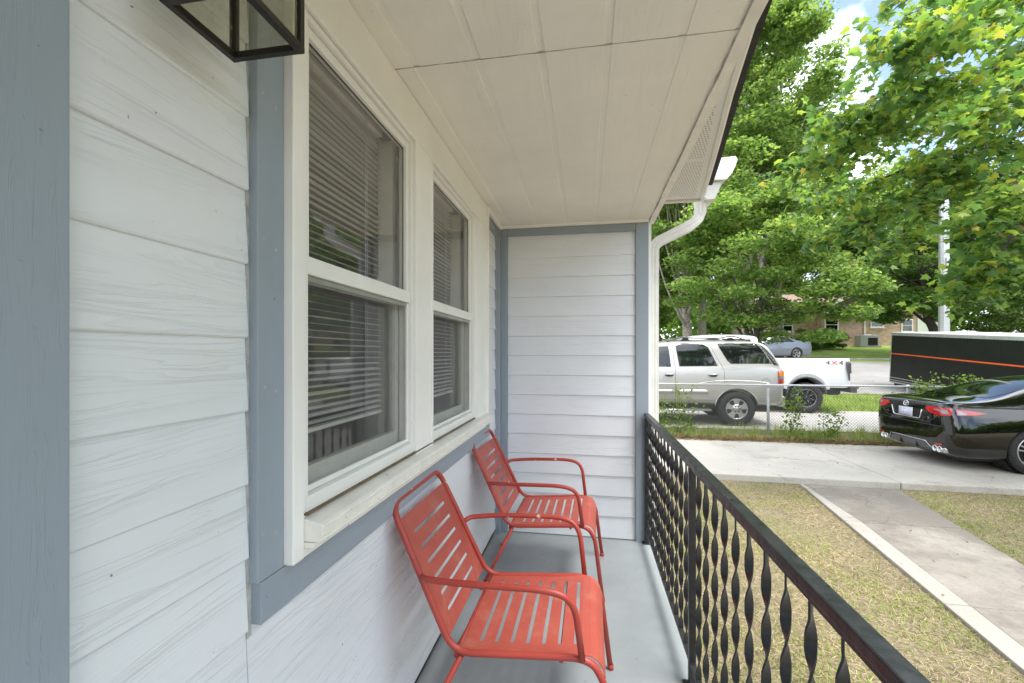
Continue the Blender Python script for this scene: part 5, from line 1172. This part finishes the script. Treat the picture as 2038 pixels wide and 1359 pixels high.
for i, (x, y, r_, lb) in enumerate(((15.6, 35.2, 1.35, 'loose green shrub at the left corner of the brick house'), (17.6, 35.8, 1.1, 'grey green shrub against the brick wall'), (13.2, 34.5, 1.2, 'dark shrub near the pale parked car'))):
    tree(lb, g_(x, y), .3, .05, (0, 0, .75, r_, r_ * .8, .75), 260, .12, ('leaf_pale', 'leaf_dark', 'leaf_mid')[i], 'bark', ncl=28, clr=(.35, .55), group='shrubs in front of the brick house', cat='shrub', name='shrub', limbs=6)
# woods closing the view
nC = 2300; a_ = RNG.uniform(-1.7, 3.4, nC); rad_ = np.where(a_ > 1.15, RNG.uniform(34, 46, nC), RNG.uniform(52, 78, nC))
cx_, cy_ = np.sin(a_ + .55) * rad_, np.cos(a_ + .55) * rad_; cz_ = np.array([T(x, y) for x, y in zip(cx_, cy_)]) + RNG.uniform(0, 1, nC) ** .8 * (9 + 4 * np.sin(a_ * 9) + 2 * np.sin(a_ * 23)) * np.where(a_ > 1.15, .45, 1)
wd = crown_cloud('distant_woods', np.column_stack([cx_, cy_, cz_]), RNG.uniform(2.2, 3.4, nC), 80, .72, 'leaf_mid', None, .7, .8); wd['label'] = 'far off band of green woods behind the houses'

# ---------------------------------------------------------------- the maple overhanging from the right
def maple():
    t_ = thing('maple_tree', 'large maple with broad lobed leaves overhanging the driveway from the right', 'tree', (11.6, 6.4, -.47)); org = Vector(t_.location)
    m_ = MB(); tp = [Vector((0, 0, -.1)), Vector((.05, 0, 1.5)), Vector((-.05, .1, 3.0)), Vector((-.3, .2, 4.6)), Vector((-.2, .4, 7.5)), Vector((.2, .5, 10))]
    cp = curve_pts(tp, 6); m_.tube(cp, [.36 * (1 - .75 * i / (len(cp) - 1)) for i in range(len(cp))], 14); m_.obj('trunk', 'bark_dark', t_)
    # branches: px, py, distance - pictured positions turned into places; the root of each sits on the trunk
    BR = [
     ([(2060, -10, 6.0), (1950, 30, 5.6), (1880, 55, 5.2), (1810, 85, 5.0), (1740, 110, 5.2)], 5.2, .50),
     ([(2080, 90, 6.6), (1990, 130, 6.0), (1900, 160, 5.6), (1800, 170, 5.6), (1710, 215, 5.9), (1640, 260, 6.2)], 4.8, .52),
     ([(2100, 230, 7.0), (2000, 225, 6.6), (1880, 235, 6.4), (1760, 262, 6.2), (1670, 300, 6.2), (1600, 330, 6.5)], 4.4, .48),
     ([(2090, 300, 7.2), (1980, 285, 7.0), (1870, 310, 7.0), (1780, 345, 7.0), (1690, 380, 7.2), (1610, 400, 7.6)], 4.2, .46),
     ([(2110, 380, 6.4), (1990, 350, 6.4), (1900, 330, 6.6), (1800, 400, 6.8), (1730, 440, 7.0), (1650, 480, 7.3)], 4.0, .38),
     ([(2120, 330, 5.4), (2040, 350, 5.0), (1990, 400, 4.9), (1930, 430, 5.0)], 3.8, .32),
     ([(2120, 420, 5.6), (2030, 460, 5.2), (1975, 520, 5.2), (1930, 560, 5.6), (1890, 585, 5.8)], 3.4, .30),
     ([(2100, 60, 8.4), (1990, 20, 8.0), (1890, 10, 7.6), (1800, 30, 7.6)], 5.6, .40),
     ([(2100, 180, 8.8), (1960, 190, 8.4), (1860, 200, 8.2), (1770, 230, 8.0), (1700, 250, 8.0)], 5.0, .50),
     ([(2100, 130, 5.2), (2030, 170, 4.8), (1960, 215, 4.7), (1900, 250, 4.8)], 4.6, .30),
     ([(2130, 560, 6.8), (2040, 545, 6.6), (1980, 560, 6.8), (1920, 530, 7.0)], 3.2, .30),
     ([(1900, 330, 7.0), (1850, 400, 7.2), (1790, 470, 7.6), (1740, 520, 8.0)], None, .32),
     ([(2100, -120, 6.4), (1990, -80, 6.0), (1880, -60, 5.8), (1790, -30, 6.0)], 6.2, .45),
    ]
    lb = MB(); pos = []; dirs = []
    for pts, hz, sp_ in BR:
        P3 = [at(*p) - org for p in pts]
        if hz: P3 = [Vector((-.15, .1, hz)), (Vector((-.15, .1, hz)) + P3[0]) / 2 + Vector((0, 0, .15))] + P3
        cp = curve_pts(P3, 7); n = len(cp); lb.tube(cp, [max(.006, .075 * (1 - i / n) ** 1.2) for i in range(n)], 7)
        for i in range(4 if hz else 0, n):
            for k in range(3):                                                     # side twigs carrying the leaves
                d = Vector((RNG.normal(), RNG.normal(), RNG.normal() * .45 - .18)).normalized(); L = sp_ * RNG.uniform(.5, 1.5); q = cp[i] + d * L; q.z -= .1 * L
                if RNG.uniform() < .5: lb.tube([cp[i], cp[i].lerp(q, .5) + Vector((0, 0, .03)), q], [.005, .004, .002], 4)
                for u in np.arange(.25, 1.08, .085 / max(L, .3) * .42):
                    pos.append(cp[i].lerp(q, u) + Vector(RNG.normal(0, .06, 3)))
    lb.obj('branches', 'bark_dark', t_, kind='stuff')
    d = unit(150) * (RNG.uniform(.2, 1, 150) ** .4)[:, None]; cen = d * np.array([5.6, 5.8, 3.0]) + np.array([.4, -1.2, 7.6])
    crown_cloud('crown', cen, RNG.uniform(.6, 1.0, 150), 170, .17, 'leaf_maple', t_, .5, .5)
    H_ = [(0, 0), (.20, -.10), (.50, -.02), (.36, .16), (.66, .46), (.40, .44), (.30, .50), (.18, .66)]
    out = H_ + [(0, 1.0)] + [(-x, y) for x, y in H_[:0:-1]]
    tv = [(0, .36, 0)] + [(x, y, -.22 * abs(x) - .14 * y * y + .03) for x, y in out]; n = len(out)
    tf = [(0, 1 + i, 1 + (i + 1) % n) for i in range(n)]
    pos = np.array([tuple(p) for p in pos]); N = len(pos); print('maple leaves', N)
    rot = rots(RNG.uniform(0, 6.28, N), RNG.normal(-.45, .42, N), RNG.normal(0, .42, N)); sz = RNG.uniform(.065, .135, N)
    camp = Vector((0, 0, CAM_H)) - org; dist = np.linalg.norm(pos - np.array(camp), axis=1)
    vis = pos[:, 0] + org.x < 10; order = np.argsort(dist / sz + (~vis) * 1e6); near = order[:300]; rest = order[300:]
    cloud('foliage', pos[rest], rot[rest], sz[rest], tv, tf, 'leaf_maple', t_, kind='stuff')
    me = bpy.data.meshes.new('leaf'); me.from_pydata(tv, [], tf); me.materials.append(MATS['leaf_single'])
    for i in near:
        o = bpy.data.objects.new('leaf', me); COL.objects.link(o); o.parent = t_
        M = Matrix([list(rot[i][0]), list(rot[i][1]), list(rot[i][2])]).to_4x4(); o.matrix_local = Matrix.Translation(pos[i]) @ M @ Matrix.Scale(float(sz[i]), 4)
m = leafy('leaf_single', MAPLE, .5, 2.0, .38, .45)
nt_ = m.node_tree; oi = nt_.nodes.new('ShaderNodeObjectInfo')
for l in list(nt_.links):
    if l.from_socket.name == 'Random Per Island': ts = l.to_socket; nt_.links.remove(l); nt_.links.new(oi.outputs['Random'], ts)
maple()

# ---------------------------------------------------------------- vines climbing the wire fence
def vine(label, x, spread, h, n, gz=-.38, y=9.98):
    t_ = thing('vine', label, 'vine', (x, y, gz), 0, 'vines on the wire fence')
    m_ = MB(); pos = []
    for k in range(n):
        x0 = random.uniform(-spread, spread) * .6; hh = h * random.uniform(.5, 1.08); p = [Vector((x0, random.uniform(-.04, .04), 0))]
        for j in range(7): p.append(p[-1] + Vector((random.uniform(-.12, .12) * (spread + .3), random.uniform(-.02, .02), hh / 7)))
        c_ = curve_pts(p, 4); m_.tube(c_, .003, 4)
        for q in c_:
            for _ in range(2): pos.append(tuple(q + Vector((random.gauss(0, .07), random.gauss(-.02, .03), random.gauss(0, .03)))))
    m_.obj('stem', 'stem_green', t_, kind='stuff'); pos = np.array(pos); N = len(pos)
    cloud('leaves', pos, rots(RNG.uniform(0, 6.28, N), RNG.normal(.9, .5, N), RNG.normal(0, .5, N)), RNG.uniform(.03, .07, N), [(0, 0, 0), (.4, .35, .06), (.25, .8, 0), (0, 1, -.05), (-.25, .8, 0), (-.4, .35, .06)], [(0, 1, 2, 3, 4, 5)], 'leaf_vine', t_, kind='stuff')
vine('leafy vine on the fence beside the corner board', 1.78, .35, 1.15, 8)
vine('thin vine hanging on the fence before the silver rear door', 2.3, .18, 1.12, 2)
vine('vine climbing just right of the fence post', 4.2, .32, 1.15, 5)
vine('vine rising before the pickup wheel', 4.85, .30, 1.05, 4)
vine('thick tangle of vine over the fence rail behind the sedan', 7.1, .8, 1.25, 30)
vine('tangle of vine on the rail left of the sedan', 6.45, .55, 1.2, 18)
